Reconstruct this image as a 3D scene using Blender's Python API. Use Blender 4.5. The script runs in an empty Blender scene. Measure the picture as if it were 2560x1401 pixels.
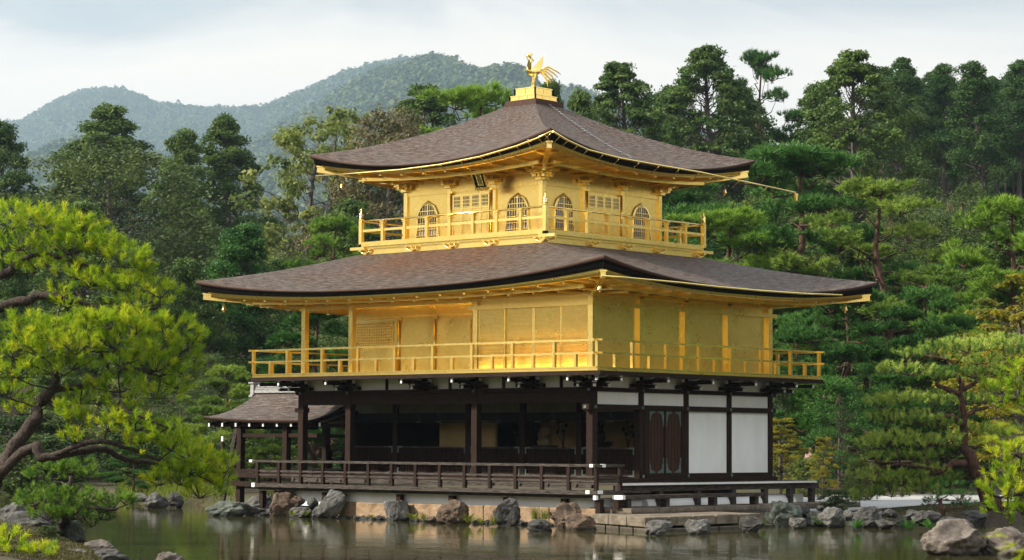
import bpy, math, random
import numpy as np
from mathutils import Vector, Matrix

S = bpy.context.scene
R = math.radians

# ------------------------------------------------------------------ camera
CAM = np.array([41.8266, -50.2878, 1.95])
YAW = 0.6938 + 0.0346
PIT, ROLL, FPX = 0.0699, 0.0054, 5814.75
FH = np.array([-math.sin(YAW), math.cos(YAW), 0.0])
RT = np.array([math.cos(YAW), math.sin(YAW), 0.0])
UPW = np.array([0, 0, 1.0])
FW = FH * math.cos(PIT) + UPW * math.sin(PIT)
UP = -FH * math.sin(PIT) + UPW * math.cos(PIT)
cr, sr = math.cos(ROLL), math.sin(ROLL)
IX = cr * RT + sr * UP
IY = -sr * RT + cr * UP
cam = bpy.data.objects.new("camera", bpy.data.cameras.new("camera"))
S.collection.objects.link(cam)
cam.matrix_world = Matrix(((IX[0], IY[0], -FW[0], CAM[0]), (IX[1], IY[1], -FW[1], CAM[1]),
                           (IX[2], IY[2], -FW[2], CAM[2]), (0, 0, 0, 1)))
cam.data.sensor_width = 36
cam.data.lens = 36 * FPX / 2560
cam.data.clip_start = 0.5
cam.data.clip_end = 16000
cam.data.dof.use_dof = True
cam.data.dof.focus_distance = 66
cam.data.dof.aperture_fstop = 6.3
S.camera = cam

# ------------------------------------------------------------------ sky, sun, exposure
SUN_AZ, SUN_EL = 102, 35          # degrees to the left of the view direction, elevation
sd = FH * math.cos(R(SUN_AZ)) - RT * math.sin(R(SUN_AZ))
SUND = sd * math.cos(R(SUN_EL)) + UPW * math.sin(R(SUN_EL))
sun = bpy.data.objects.new("sun", bpy.data.lights.new("sun", "SUN"))
S.collection.objects.link(sun)
sun.data.energy = 5.0
sun.data.angle = R(4)
sun.data.color = (1.0, 0.92, 0.76)
sun.rotation_euler = Vector(SUND).to_track_quat('Z', 'Y').to_euler()

W = bpy.data.worlds.new("World")
S.world = W
W.use_nodes = True
nt = W.node_tree
nt.nodes.clear()
def N(nt, t, **kw):
    n = nt.nodes.new(t)
    for k, v in kw.items():
        setattr(n, k, v)
    return n
def mixc(nt, fac, a, b):
    m = N(nt, 'ShaderNodeMix', data_type='RGBA')
    for sock, v in ((m.inputs[0], fac), (m.inputs[6], a), (m.inputs[7], b)):
        if hasattr(v, 'is_output'):
            nt.links.new(v, sock)
        elif isinstance(v, (int, float)):
            sock.default_value = v
        else:
            sock.default_value = (*v, 1)
    return m.outputs[2]
def ramp(nt, fac, stops):
    r = N(nt, 'ShaderNodeValToRGB')
    while len(r.color_ramp.elements) < len(stops):
        r.color_ramp.elements.new(0.5)
    for e, (p, c) in zip(r.color_ramp.elements, stops):
        e.position = p
        e.color = (*c, 1) if not isinstance(c, (int, float)) else (c, c, c, 1)
    nt.links.new(fac, r.inputs[0])
    return r.outputs[0]
sky = N(nt, 'ShaderNodeTexSky', sky_type='NISHITA')
sky.sun_disc = False
sky.sun_elevation = R(SUN_EL)
sky.sun_rotation = math.atan2(SUND[0], SUND[1])
sky.air_density, sky.dust_density = 1.0, 2.0
tc = N(nt, 'ShaderNodeTexCoord')
mp = N(nt, 'ShaderNodeMapping')
mp.inputs['Scale'].default_value = (1.0, 1.0, 3.2)
mp.inputs['Location'].default_value = (0.35, 0.1, 0.2)
nt.links.new(tc.outputs['Generated'], mp.inputs[0])
nz = N(nt, 'ShaderNodeTexNoise')
nz.inputs['Scale'].default_value = 4.2
nz.inputs['Detail'].default_value = 5
nz.inputs['Roughness'].default_value = 0.52
nz.inputs['Distortion'].default_value = 0.5
nt.links.new(mp.outputs[0], nz.inputs['Vector'])
# cloud brightness: near-white veil with blue-grey patches that thicken with elevation
sx = N(nt, 'ShaderNodeSeparateXYZ')
nt.links.new(tc.outputs['Generated'], sx.inputs[0])
el = N(nt, 'ShaderNodeMapRange')
el.inputs[1].default_value = 0.135
el.inputs[2].default_value = 0.195
el.inputs[3].default_value = -0.24
el.inputs[4].default_value = 0.16
nt.links.new(sx.outputs[2], el.inputs[0])
ad = N(nt, 'ShaderNodeMath', operation='ADD')
nt.links.new(nz.outputs[0], ad.inputs[0])
nt.links.new(el.outputs[0], ad.inputs[1])
cloud = ramp(nt, ad.outputs[0], [(0.34, (8.9, 7.8, 6.5)), (0.46, (7.6, 6.9, 6.0)), (0.57, (4.9, 4.9, 4.7)), (0.74, (3.9, 4.2, 4.3))])
# an overcast veil is brighter overhead than at the horizon
zen = N(nt, 'ShaderNodeMapRange'); zen.inputs[1].default_value = .22; zen.inputs[2].default_value = .75; zen.inputs[3].default_value = 1.0; zen.inputs[4].default_value = 2.0
nt.links.new(sx.outputs[2], zen.inputs[0])
vm = N(nt, 'ShaderNodeVectorMath', operation='SCALE'); nt.links.new(cloud, vm.inputs[0]); nt.links.new(zen.outputs[0], vm.inputs['Scale'])
c2 = mixc(nt, 0.92, sky.outputs[0], vm.outputs[0])
bg = N(nt, 'ShaderNodeBackground')
bg.inputs[1].default_value = 0.105
nt.links.new(c2, bg.inputs[0])
wo = N(nt, 'ShaderNodeOutputWorld')
nt.links.new(bg.outputs[0], wo.inputs[0])

S.view_settings.view_transform = 'Standard'
S.view_settings.look = 'None'
S.view_settings.exposure = 0.66
S.view_settings.gamma = 1
S.render.engine = 'CYCLES'
S.cycles.max_bounces = 8
S.cycles.diffuse_bounces = 3
S.cycles.glossy_bounces = 5
S.cycles.transmission_bounces = 4
S.cycles.volume_bounces = 0
S.cycles.transparent_max_bounces = 8
S.cycles.caustics_reflective = False
S.cycles.caustics_refractive = False
S.cycles.use_denoising = True

# ------------------------------------------------------------------ helpers
def ray(U, V):
    x, y = U - 1280, 700.5 - V
    return FW + (IX * x + IY * y) / FPX
def at(U, V, k):
    return CAM + ray(U, V) * k
def plane(U, V, ax, val):
    d = ray(U, V)
    return CAM + d * ((val - CAM[ax]) / d[ax])
def prj(P):
    q = np.asarray(P, float) - CAM
    k = q @ FW
    return 1280 + FPX * (q @ IX) / k, 700.5 - FPX * (q @ IY) / k, k

def tag(o, label=None, cat=None, group=None, kind=None):
    if label: o['label'] = label
    if cat: o['category'] = cat
    if group: o['group'] = group
    if kind: o['kind'] = kind
    return o
def thing(name, loc, label, cat, group=None):
    o = bpy.data.objects.new(name, None)
    S.collection.objects.link(o)
    o.location = loc
    o.empty_display_size = 0.2
    return tag(o, label, cat, group)
def rootloc(o):
    L = Vector((0, 0, 0))
    while o is not None:
        L += o.location
        o = o.parent
    return L
def link_mesh(name, me, mat, parent=None):
    o = bpy.data.objects.new(name, me)
    S.collection.objects.link(o)
    if mat is not None and not me.materials:
        me.materials.append(mat)
    o.parent = parent
    return o
def copy_tree(o, parent=None):
    c = o.copy()
    S.collection.objects.link(c)
    c.parent = parent
    for ch in [x for x in KIDS.get(o.name, [])]:
        copy_tree(ch, c)
    return c
KIDS = {}

class MB:
    """collects shapes given in world metres, then links them as one mesh"""
    def __init__(s):
        s.v, s.f, s.sm = [], [], []
    def add(s, vs, fs, smooth=False):
        n = len(s.v)
        s.v += [tuple(map(float, p)) for p in vs]
        s.f += [tuple(n + i for i in f) for f in fs]
        s.sm += [smooth] * len(fs)
        return s
    def box(s, a, b):
        (x0, y0, z0), (x1, y1, z1) = a, b
        x0, x1 = min(x0, x1), max(x0, x1); y0, y1 = min(y0, y1), max(y0, y1); z0, z1 = min(z0, z1), max(z0, z1)
        return s.add([(x0, y0, z0), (x1, y0, z0), (x1, y1, z0), (x0, y1, z0), (x0, y0, z1), (x1, y0, z1), (x1, y1, z1), (x0, y1, z1)],
                     [(0, 3, 2, 1), (4, 5, 6, 7), (0, 1, 5, 4), (1, 2, 6, 5), (2, 3, 7, 6), (3, 0, 4, 7)])
    def bar(s, p, q, w, h, up=(0, 0, 1)):
        p, q, up = np.array(p, float), np.array(q, float), np.array(up, float)
        d = q - p; d /= np.linalg.norm(d)
        a = np.cross(d, up); a /= np.linalg.norm(a); b = np.cross(a, d)
        c = [p + a * i * w / 2 + b * j * h / 2 for i, j in ((-1, -1), (1, -1), (1, 1), (-1, 1))]
        c += [x + (q - p) for x in c]
        return s.add(c, [(3, 2, 1, 0), (4, 5, 6, 7), (0, 1, 5, 4), (1, 2, 6, 5), (2, 3, 7, 6), (3, 0, 4, 7)])
    def tube(s, pts, rad, n=8, cap=True):
        pts = [np.array(p, float) for p in pts]
        if isinstance(rad, (int, float)): rad = [rad] * len(pts)
        vs, fs = [], []
        ref = np.array([0.31, 0.17, 0.93])
        for i, p in enumerate(pts):
            d = pts[min(i + 1, len(pts) - 1)] - pts[max(i - 1, 0)]
            d = d / (np.linalg.norm(d) + 1e-9)
            a = np.cross(d, ref)
            if np.linalg.norm(a) < .05: a = np.cross(d, [1, 0, 0])
            a /= np.linalg.norm(a); b = np.cross(d, a)
            for j in range(n):
                t = 2 * math.pi * j / n
                vs.append(p + rad[i] * (math.cos(t) * a + math.sin(t) * b))
        for i in range(len(pts) - 1):
            for j in range(n):
                k = (j + 1) % n
                fs.append((i * n + j, i * n + k, (i + 1) * n + k, (i + 1) * n + j))
        s.add(vs, fs, True)
        if cap:
            m = len(s.v) - len(vs)
            s.f += [tuple(m + j for j in range(n))[::-1], tuple(m + (len(pts) - 1) * n + j for j in range(n))]
            s.sm += [False, False]
        return s
    def lathe(s, c, prof, n=16, axis=None):
        return s.tube([(c[0], c[1], c[2] + z) for r, z in prof], [max(r, .001) for r, z in prof], n) if axis is None else None
    def prism(s, poly, vec):
        n = len(poly); vec = np.array(vec, float)
        vs = [np.array(p, float) for p in poly]; vs += [p + vec for p in vs]
        return s.add(vs, [tuple(range(n))[::-1], tuple(range(n, 2 * n))] + [(i, (i + 1) % n, n + (i + 1) % n, n + i) for i in range(n)])
    def grid(s, rows, smooth=True):
        m = len(rows[0]); vs = [p for r in rows for p in r]
        return s.add(vs, [(i * m + j, i * m + j + 1, (i + 1) * m + j + 1, (i + 1) * m + j) for i in range(len(rows) - 1) for j in range(m - 1)], smooth)
    def build(s, name, mat, parent=None, loc=None, uv=None):
        L = rootloc(parent) if parent else Vector(loc or (0, 0, 0))
        me = bpy.data.meshes.new(name)
        me.from_pydata([(x - L[0], y - L[1], z - L[2]) for x, y, z in s.v], [], s.f)
        me.polygons.foreach_set('use_smooth', s.sm)
        if uv is not None:
            ul = me.uv_layers.new(name='UVMap')
            li = np.zeros(len(me.loops), np.int32); me.loops.foreach_get('vertex_index', li)
            ul.data.foreach_set('uv', np.asarray(uv, np.float32)[li].ravel())
        me.update()
        o = link_mesh(name, me, mat, parent)
        if not parent: o.location = L
        if parent: KIDS.setdefault(parent.name, []).append(o)
        return o

def arr_mesh(name, V, k, tint=None, mat=None):
    """mesh from (n*k,3) vertices, every k of them one face"""
    V = np.asarray(V, np.float32).reshape(-1, 3)
    n = len(V) // k
    me = bpy.data.meshes.new(name)
    me.vertices.add(n * k); me.vertices.foreach_set('co', V.ravel())
    me.loops.add(n * k); me.loops.foreach_set('vertex_index', np.arange(n * k, dtype=np.int32))
    me.polygons.add(n); me.polygons.foreach_set('loop_start', np.arange(0, n * k, k, dtype=np.int32))
    me.polygons.foreach_set('loop_total', np.full(n, k, np.int32))
    me.update(calc_edges=True)
    if tint is not None:
        a = me.attributes.new('tint', 'FLOAT', 'POINT')
        a.data.foreach_set('value', np.repeat(np.asarray(tint, np.float32), k))
    if mat: me.materials.append(mat)
    return me

# ------------------------------------------------------------------ materials
def newmat(name):
    m = bpy.data.materials.new(name); m.use_nodes = True
    return m, m.node_tree, m.node_tree.nodes['Principled BSDF']
def coords(nt, scale=(1, 1, 1), kind='Object'):
    t = N(nt, 'ShaderNodeTexCoord'); m = N(nt, 'ShaderNodeMapping')
    m.inputs['Scale'].default_value = scale
    nt.links.new(t.outputs[kind], m.inputs[0])
    return m.outputs[0]
def noise(nt, vec, scale, detail=4, rough=.55, dist=0):
    n = N(nt, 'ShaderNodeTexNoise')
    n.inputs['Scale'].default_value = scale; n.inputs['Detail'].default_value = detail
    n.inputs['Roughness'].default_value = rough; n.inputs['Distortion'].default_value = dist
    nt.links.new(vec, n.inputs['Vector'])
    return n.outputs[0]
def bump(nt, p, h, strength=.3, dist=.02):
    b = N(nt, 'ShaderNodeBump')
    b.inputs['Strength'].default_value = strength; b.inputs['Distance'].default_value = dist
    nt.links.new(h, b.inputs['Height']); nt.links.new(b.outputs[0], p.inputs['Normal'])
def surf(name, c1, c2, scale=(1, 1, 1), ns=5, rough=.7, metal=0, bs=.25, bd=.02, spec=.4, detail=5, lo=.35, hi=.65):
    m, nt, p = newmat(name)
    v = coords(nt, scale); n = noise(nt, v, ns, detail, .6)
    nt.links.new(ramp(nt, n, [(lo, c1), (hi, c2)]), p.inputs['Base Color'])
    p.inputs['Roughness'].default_value = rough; p.inputs['Metallic'].default_value = metal
    p.inputs['Specular IOR Level'].default_value = spec
    if bs: bump(nt, p, n, bs, bd)
    return m

def gold_mat(name, c1, c2, rough):
    m, nt, p = newmat(name)
    v = coords(nt)
    br = N(nt, 'ShaderNodeTexVoronoi', distance='CHEBYCHEV', feature='F1')
    br.inputs['Scale'].default_value = 9; br.inputs['Randomness'].default_value = .25
    nt.links.new(v, br.inputs['Vector'])
    n = noise(nt, v, 2.2, 4)
    n2 = noise(nt, coords(nt, (5, 5, .6)), 7, 3)
    bw = N(nt, 'ShaderNodeRGBToBW'); nt.links.new(br.outputs['Color'], bw.inputs[0])
    a = N(nt, 'ShaderNodeMath', operation='MULTIPLY_ADD'); nt.links.new(bw.outputs[0], a.inputs[0]); a.inputs[1].default_value = .22; nb = N(nt, 'ShaderNodeMath', operation='MULTIPLY'); nt.links.new(n, nb.inputs[0]); nb.inputs[1].default_value = .30; nt.links.new(nb.outputs[0], a.inputs[2])
    nt.links.new(ramp(nt, a.outputs[0], [(.08, c1), (.42, c2)]), p.inputs['Base Color'])
    p.inputs['Metallic'].default_value = 1
    mr = N(nt, 'ShaderNodeMapRange'); mr.inputs[3].default_value = rough - .03; mr.inputs[4].default_value = rough + .06
    nt.links.new(n, mr.inputs[0]); nt.links.new(mr.outputs[0], p.inputs['Roughness'])
    bump(nt, p, n2, .10, .006)
    return m
M = {}
M['gold'] = gold_mat('gold_leaf', (.84, .60, .15), (.95, .72, .245), .27)
M['gold_bright'] = gold_mat('gold_leaf_bright', (.94, .68, .18), (1.0, .79, .31), .24)
M['wood'] = surf('dark_wood', (.009, .005, .0035), (.034, .016, .010), (9, 9, .7), 4, .7, bs=.3, bd=.01, spec=.15)
M['wood_h'] = surf('dark_beam_wood', (.009, .005, .0035), (.032, .015, .0095), (.7, .7, 9), 4, .7, bs=.3, bd=.01, spec=.15)
M['door'] = surf('door_wood', (.020, .009, .005), (.072, .029, .015), (14, 14, .6), 4, .6, bs=.3, bd=.008, spec=.2)
M['grey_wood'] = surf('weathered_wood', (.015, .012, .010), (.095, .078, .068), (.9, .9, 10), 4, .8, bs=.4, bd=.01, spec=.2)
M['black'] = surf('black_lacquer', (.003, .0025, .003), (.008, .006, .006), ns=8, rough=.6, bs=.1, spec=.12)
M['lip'] = surf('roof_lip', (.028, .014, .010), (.095, .042, .027), (6, 6, 30), 3, .8)
M['white'] = surf('white_plaster', (.76, .77, .77), (.87, .88, .89), (1, 1, .35), ns=1.6, rough=.85, bs=.06, lo=.3, hi=.6)
M['white_paint'] = surf('white_paint', (.70, .70, .70), (.82, .82, .82), ns=6, rough=.6, bs=0)
M['cream'] = surf('aged_plaster', (.50, .35, .14), (.62, .45, .20), ns=1.2, rough=.85, bs=.05)
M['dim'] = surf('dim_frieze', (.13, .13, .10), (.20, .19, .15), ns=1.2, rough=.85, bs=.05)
M['verdigris'] = surf('verdigris_copper', (.045, .075, .066), (.14, .19, .17), ns=14, rough=.6, bs=.1)
M['paper'] = surf('window_paper', (.36, .30, .32), (.45, .39, .41), ns=3, rough=.8, bs=0)
M['steel'] = surf('chain_steel', (.14, .14, .15), (.30, .30, .31), ns=20, rough=.35, metal=1, bs=0)
M['ink'] = surf('black_ink', (.008, .008, .007), (.015, .015, .012), ns=5, rough=.6, bs=0)
M['scroll'] = surf('scroll_paper', (.42, .28, .11), (.55, .38, .16), ns=2, rough=.9, bs=0)

def roof_mat():
    m, nt, p = newmat('bark_shingle')
    v = coords(nt, (1.0, 4.6, 1), 'UV')
    n = noise(nt, v, 2.2, 5, .75)
    v2 = coords(nt, (.12, .25, 1), 'UV')
    big = noise(nt, v2, 3.0, 4, .6)
    base = ramp(nt, n, [(.38, (.022, .014, .011)), (.5, (.088, .056, .041)), (.62, (.23, .18, .16))])
    rust = ramp(nt, n, [(.36, (.07, .022, .010)), (.62, (.26, .085, .032))])
    # rusty patch near the top of the long front slope (mask stored per vertex)
    at_ = N(nt, 'ShaderNodeAttribute', attribute_name='rust')
    m0 = N(nt, 'ShaderNodeMath', operation='MULTIPLY'); nt.links.new(at_.outputs['Fac'], m0.inputs[0]); nt.links.new(ramp(nt, n, [(.42, .25), (.56, 1.0)]), m0.inputs[1])
    mm = N(nt, 'ShaderNodeMath', operation='MULTIPLY'); nt.links.new(m0.outputs[0], mm.inputs[0])
    nt.links.new(ramp(nt, big, [(.32, .35), (.52, 1.0)]), mm.inputs[1])
    col = mixc(nt, mm.outputs[0], base, rust)
    grey = mixc(nt, .5, col, ramp(nt, n, [(.36, (.036, .029, .026)), (.64, (.19, .162, .152))]))
    col2 = mixc(nt, ramp(nt, big, [(.40, 0.0), (.58, 1.0)]), col, grey)
    nt.links.new(col2, p.inputs['Base Color'])
    p.inputs['Roughness'].default_value = .7
    p.inputs['Specular IOR Level'].default_value = .3
    bump(nt, p, n, 1.0, .12)
    return m
M['roof'] = roof_mat()

def rock_mat(name, c1, c2, c3, lich=(.33, .34, .27)):
    m, nt, p = newmat(name)
    v = coords(nt)
    n = noise(nt, v, 2.3, 8, .62, .6)
    n2 = noise(nt, v, 9, 6, .7)
    st = noise(nt, coords(nt, (1.5, 1.5, 7)), 2.2, 5, .6, 1.2)
    c = ramp(nt, n, [(.3, c1), (.5, c2), (.7, c3)])
    c = mixc(nt, ramp(nt, st, [(.45, 0.0), (.75, .55)]), c, c1)
    c = mixc(nt, ramp(nt, n2, [(.58, 0.0), (.72, .8)]), c, lich)
    # wet tide mark just above the water
    sz = N(nt, 'ShaderNodeSeparateXYZ'); nt.links.new(v, sz.inputs[0])
    wz = N(nt, 'ShaderNodeMath', operation='MULTIPLY_ADD'); nt.links.new(n2, wz.inputs[0]); wz.inputs[1].default_value = -.12; nt.links.new(sz.outputs[2], wz.inputs[2])
    wet = N(nt, 'ShaderNodeMapRange'); wet.inputs[1].default_value = .0; wet.inputs[2].default_value = .06; wet.inputs[3].default_value = .75; wet.inputs[4].default_value = 0
    nt.links.new(wz.outputs[0], wet.inputs[0])
    c = mixc(nt, wet.outputs[0], c, tuple(x * .35 for x in c1))
    nt.links.new(c, p.inputs['Base Color'])
    p.inputs['Roughness'].default_value = .85
    a = N(nt, 'ShaderNodeMath', operation='ADD'); nt.links.new(n, a.inputs[0]); nt.links.new(n2, a.inputs[1])
    bump(nt, p, a.outputs[0], .8, .07)
    return m
M['rock_grey'] = rock_mat('grey_rock', (.035, .034, .033), (.12, .115, .11), (.24, .235, .23))
M['rock_green'] = rock_mat('greenish_rock', (.03, .036, .03), (.085, .10, .085), (.17, .19, .165), (.22, .26, .2))
M['rock_brown'] = rock_mat('brown_rock', (.04, .026, .018), (.13, .085, .056), (.22, .16, .115), (.24, .21, .165))
M['rock_mottled'] = rock_mat('mottled_boulder', (.045, .036, .031), (.13, .105, .09), (.23, .195, .17), (.30, .28, .21))
M['rock_dark'] = rock_mat('dark_rock', (.02, .019, .019), (.06, .057, .055), (.13, .125, .12), (.16, .17, .13))
M['sandstone'] = rock_mat('sandstone_block', (.15, .095, .055), (.32, .21, .125), (.44, .32, .21), (.38, .30, .20))
M['slab'] = rock_mat('stone_slab', (.07, .055, .04), (.17, .135, .10), (.26, .215, .165), (.2, .19, .14))

def leaf_mat(name, c1, c2, trans=.35, tcol=None, rv=.25, cm=None):
    """leaf: diffuse plus light passing through; natural colour variety per leaf and per tree"""
    m = bpy.data.materials.new(name); m.use_nodes = True
    nt = m.node_tree; nt.nodes.clear()
    a = N(nt, 'ShaderNodeAttribute', attribute_name='tint')
    oi = N(nt, 'ShaderNodeObjectInfo')
    mu = N(nt, 'ShaderNodeMath', operation='MULTIPLY_ADD'); nt.links.new(oi.outputs['Random'], mu.inputs[0]); mu.inputs[1].default_value = rv
    nt.links.new(a.outputs['Fac'], mu.inputs[2])
    col = ramp(nt, mu.outputs[0], [(.0, c1), (1.0, c2)] if cm is None else [(.0, c1), (.5, cm), (1.0, c2)])
    d = N(nt, 'ShaderNodeBsdfPrincipled'); nt.links.new(col, d.inputs['Base Color'])
    d.inputs['Roughness'].default_value = .5; d.inputs['Specular IOR Level'].default_value = .18
    t = N(nt, 'ShaderNodeBsdfTranslucent')
    if tcol: nt.links.new(mixc(nt, .6, col, tcol), t.inputs[0])
    else: nt.links.new(col, t.inputs[0])
    mx = N(nt, 'ShaderNodeMixShader'); mx.inputs[0].default_value = trans
    nt.links.new(d.outputs[0], mx.inputs[1]); nt.links.new(t.outputs[0], mx.inputs[2])
    o = N(nt, 'ShaderNodeOutputMaterial'); nt.links.new(mx.outputs[0], o.inputs[0])
    return m
M['needle_near'] = leaf_mat('bright_pine_needles', (.018, .070, .006), (.62, .62, .030), .42, (.50, .58, .02), .0, (.20, .38, .014))
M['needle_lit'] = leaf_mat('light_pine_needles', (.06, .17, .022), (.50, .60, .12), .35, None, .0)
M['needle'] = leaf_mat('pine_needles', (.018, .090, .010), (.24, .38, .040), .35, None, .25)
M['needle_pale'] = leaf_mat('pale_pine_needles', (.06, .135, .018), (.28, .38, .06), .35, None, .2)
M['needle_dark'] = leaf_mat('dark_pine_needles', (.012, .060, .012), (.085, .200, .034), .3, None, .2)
M['cypress'] = leaf_mat('cypress_sprays', (.013, .056, .011), (.125, .190, .036), .3, None, .3)
M['cypress_dark'] = leaf_mat('dark_cypress_sprays', (.010, .048, .013), (.085, .155, .034), .3, None, .3)
M['broad'] = leaf_mat('broad_leaves', (.012, .048, .011), (.105, .145, .036), .3, None, .3)
M['broad_pale'] = leaf_mat('pale_leaves', (.060, .110, .020), (.27, .30, .07), .4, None, .25)
M['broad_brown'] = leaf_mat('browning_leaves', (.045, .055, .020), (.22, .18, .085), .3, None, .2)
M['maple'] = leaf_mat('yellowing_maple_leaves', (.04, .095, .010), (.36, .28, .018), .45, (.36, .30, .02), .15)
M['fern'] = leaf_mat('fern_fronds', (.04, .085, .008), (.24, .27, .03), .45, None, .2)
M['moss_leaf'] = leaf_mat('moss_blades', (.035, .036, .008), (.15, .125, .028), .3, None, 0)
M['bark'] = surf('grey_bark', (.035, .028, .024), (.13, .11, .095), (5, 5, 1.2), 3, .9, bs=.6, bd=.05)
M['bark_red'] = surf('red_pine_bark', (.022, .011, .008), (.12, .058, .038), (4, 4, 1.5), 4, .9, bs=.8, bd=.04)
M['bark_near'] = surf('pine_branch_bark', (.009, .007, .006), (.075, .050, .040), (9, 9, 5), 3, .9, bs=.9, bd=.03)
# ------------------------------------------------------------------ ground, pond, hills
WZ = -0.335
rng = np.random.default_rng(7)
def wpx(U, V, z=WZ):
    return plane(U, V, 2, z)[:2]
def ks(P):
    q = np.asarray(P, float)[..., :2] - CAM[:2]
    return q @ FH[:2], q @ RT[:2]
def from_ks(k, s):
    return CAM[:2] + np.multiply.outer(k, FH[:2]) + np.multiply.outer(s, RT[:2])
far_r = from_ks(np.array([9000.0]), np.array([9000.0]))[0]; far_l = from_ks(np.array([9000.0]), np.array([-9000.0]))[0]
right_off = from_ks(np.array([58.0]), np.array([140.0]))[0]; left_off = from_ks(np.array([110.0]), np.array([-140.0]))[0]
def back(U, V, d=.55):
    return wpx(U, V) + FH[:2] * d
LAND_A = [left_off, wpx(-500, 1220), wpx(0, 1230), wpx(150, 1238), wpx(330, 1256), wpx(390, 1266), wpx(480, 1264), wpx(545, 1266),
          wpx(600, 1272), np.array([-15.0, .6]), np.array([-14.6, -.1]), np.array([-12.5, -1.0]), np.array([1.3, -1.05]), np.array([2.0, .8]), np.array([3.6, 2.4]),
          back(1900, 1322), back(1970, 1318), back(2060, 1320, .8), back(2180, 1320, .8), back(2260, 1318, .9), back(2400, 1316), back(2560, 1312), wpx(2900, 1300),
          right_off, far_r * 1.0, far_l * 1.0]
LAND_B = [wpx(-900, 1325), wpx(-200, 1322), wpx(0, 1318), wpx(110, 1330), wpx(200, 1352), wpx(225, 1375), wpx(300, 1400), wpx(335, 1425), wpx(300, 1520), wpx(-900, 1560)]
LAND_C = [wpx(2430, 1370), wpx(2490, 1385), wpx(2600, 1405), wpx(3200, 1425), wpx(3200, 1330), wpx(2600, 1340)]
def sdist(P, poly):
    """signed distance to a polygon, positive inside"""
    poly = np.asarray(poly); A = poly; B = np.roll(poly, -1, 0)
    P = P.reshape(-1, 2)
    best = np.full(len(P), 1e12); ins = np.zeros(len(P), bool)
    for a, b in zip(A, B):
        ab = b - a; t = np.clip(((P - a) @ ab) / (ab @ ab + 1e-12), 0, 1)
        best = np.minimum(best, ((P - a - t[:, None] * ab) ** 2).sum(1))
        c = (a[1] > P[:, 1]) != (b[1] > P[:, 1])
        xi = (b[0] - a[0]) * (P[:, 1] - a[1]) / (b[1] - a[1] + 1e-12) + a[0]
        ins ^= c & (P[:, 0] < xi)
    return np.where(ins, 1, -1) * np.sqrt(best)
def vnoise(x, y, seed=0):
    """smooth value noise, vectorised"""
    xi, yi = np.floor(x).astype(int), np.floor(y).astype(int); fx, fy = x - xi, y - yi
    fx, fy = fx * fx * (3 - 2 * fx), fy * fy * (3 - 2 * fy)
    h = lambda a, b: ((np.sin(a * 127.1 + b * 311.7 + seed * 74.7) * 43758.5453) % 1.0)
    return (h(xi, yi) * (1 - fx) + h(xi + 1, yi) * fx) * (1 - fy) + (h(xi, yi + 1) * (1 - fx) + h(xi + 1, yi + 1) * fx) * fy
def hill_rise(k, s):
    U = 1280 + FPX * s / np.maximum(k, 1)
    G = np.interp(U, [-1500, 0, 650, 900, 1300, 1500, 1900, 2300, 2700, 4200], [16, 17, 15, 13, 14, 18, 24, 26, 27, 24])
    t = np.clip((k - 100) / 150, 0, 1.25)
    return G * np.where(t < 1, t ** 1.15, 1 + (t - 1) * .4)
def ground_z(P):
    P = np.asarray(P, float).reshape(-1, 2)
    k, s = ks(P)
    a = sdist(P, LAND_A)
    z = np.clip(-.55 + a * .9, -1.4, .02)
    z = z + np.where(a > 16, np.minimum((a - 16) * .02, .3), 0) + hill_rise(k, s) * (k > 100) * (a > 0)
    z = z + np.where(k > 106, (vnoise(P[:, 0] * .09, P[:, 1] * .09) - .5) * np.minimum((k - 106) * .05, 1.6), 0)
    for L, top in ((LAND_B, -.02), (LAND_C, -.05)):
        b = sdist(P, L)
        zb = np.clip(-.6 + b * .75, -1.4, top) + np.clip((b - .8) * .1, 0, .12) + (vnoise(P[:, 0] * 2.1, P[:, 1] * 2.1, 9) - .5) * .10 * (b > .3)
        z = np.maximum(z, zb)
    near = k < 4
    z = np.where(near & (a < 0), np.clip(-.35 + (4 - k) * .4, -1.4, .3), z)
    return z
angs = np.unique(np.concatenate([np.linspace(-13.5, 13.5, 230), np.linspace(-40, 40, 60), np.linspace(-180, 180, 73)]))
rr = np.unique(np.concatenate([[.5, 2, 4, 7, 11, 16, 22, 28, 34, 38], np.arange(41, 84, .55), np.arange(84, 120, 1.6), np.arange(120, 330, 6), [345, 380, 430, 500, 620, 800, 1100, 1600, 2400, 3600, 5200, 9000, 14000]]))
AA, RR = np.meshgrid(np.radians(angs[:-1]), rr)
GK, GS = RR * np.cos(AA), RR * np.sin(AA)
GP = CAM[:2] + GK[..., None] * FH[:2] + GS[..., None] * RT[:2]
GZ = ground_z(GP).reshape(RR.shape)
nr, nc = RR.shape
gv = np.concatenate([GP, GZ[..., None]], 2).reshape(-1, 3)
idx = np.arange(nr * nc).reshape(nr, nc)
q = np.stack([idx[:-1], np.roll(idx, -1, 1)[:-1], np.roll(idx, -1, 1)[1:], idx[1:]], -1).reshape(-1, 4)
mb = MB(); mb.add(gv, q.tolist(), True)
mb.f.append(tuple(idx[0].tolist())); mb.sm.append(False)
m, nt, p = newmat('ground_cover')
v = coords(nt); n1 = noise(nt, v, .35, 6, .6); n2 = noise(nt, v, 9, 6, .75)
c = ramp(nt, n1, [(.38, (.030, .020, .010)), (.5, (.056, .042, .014)), (.62, (.036, .042, .011))])
c = mixc(nt, ramp(nt, n2, [(.5, 0.0), (.7, .5)]), c, (.10, .085, .03))
nt.links.new(c, p.inputs['Base Color']); p.inputs['Roughness'].default_value = .95
bump(nt, p, n2, .6, .08)
tag(mb.build('ground', m), kind='structure')

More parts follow.
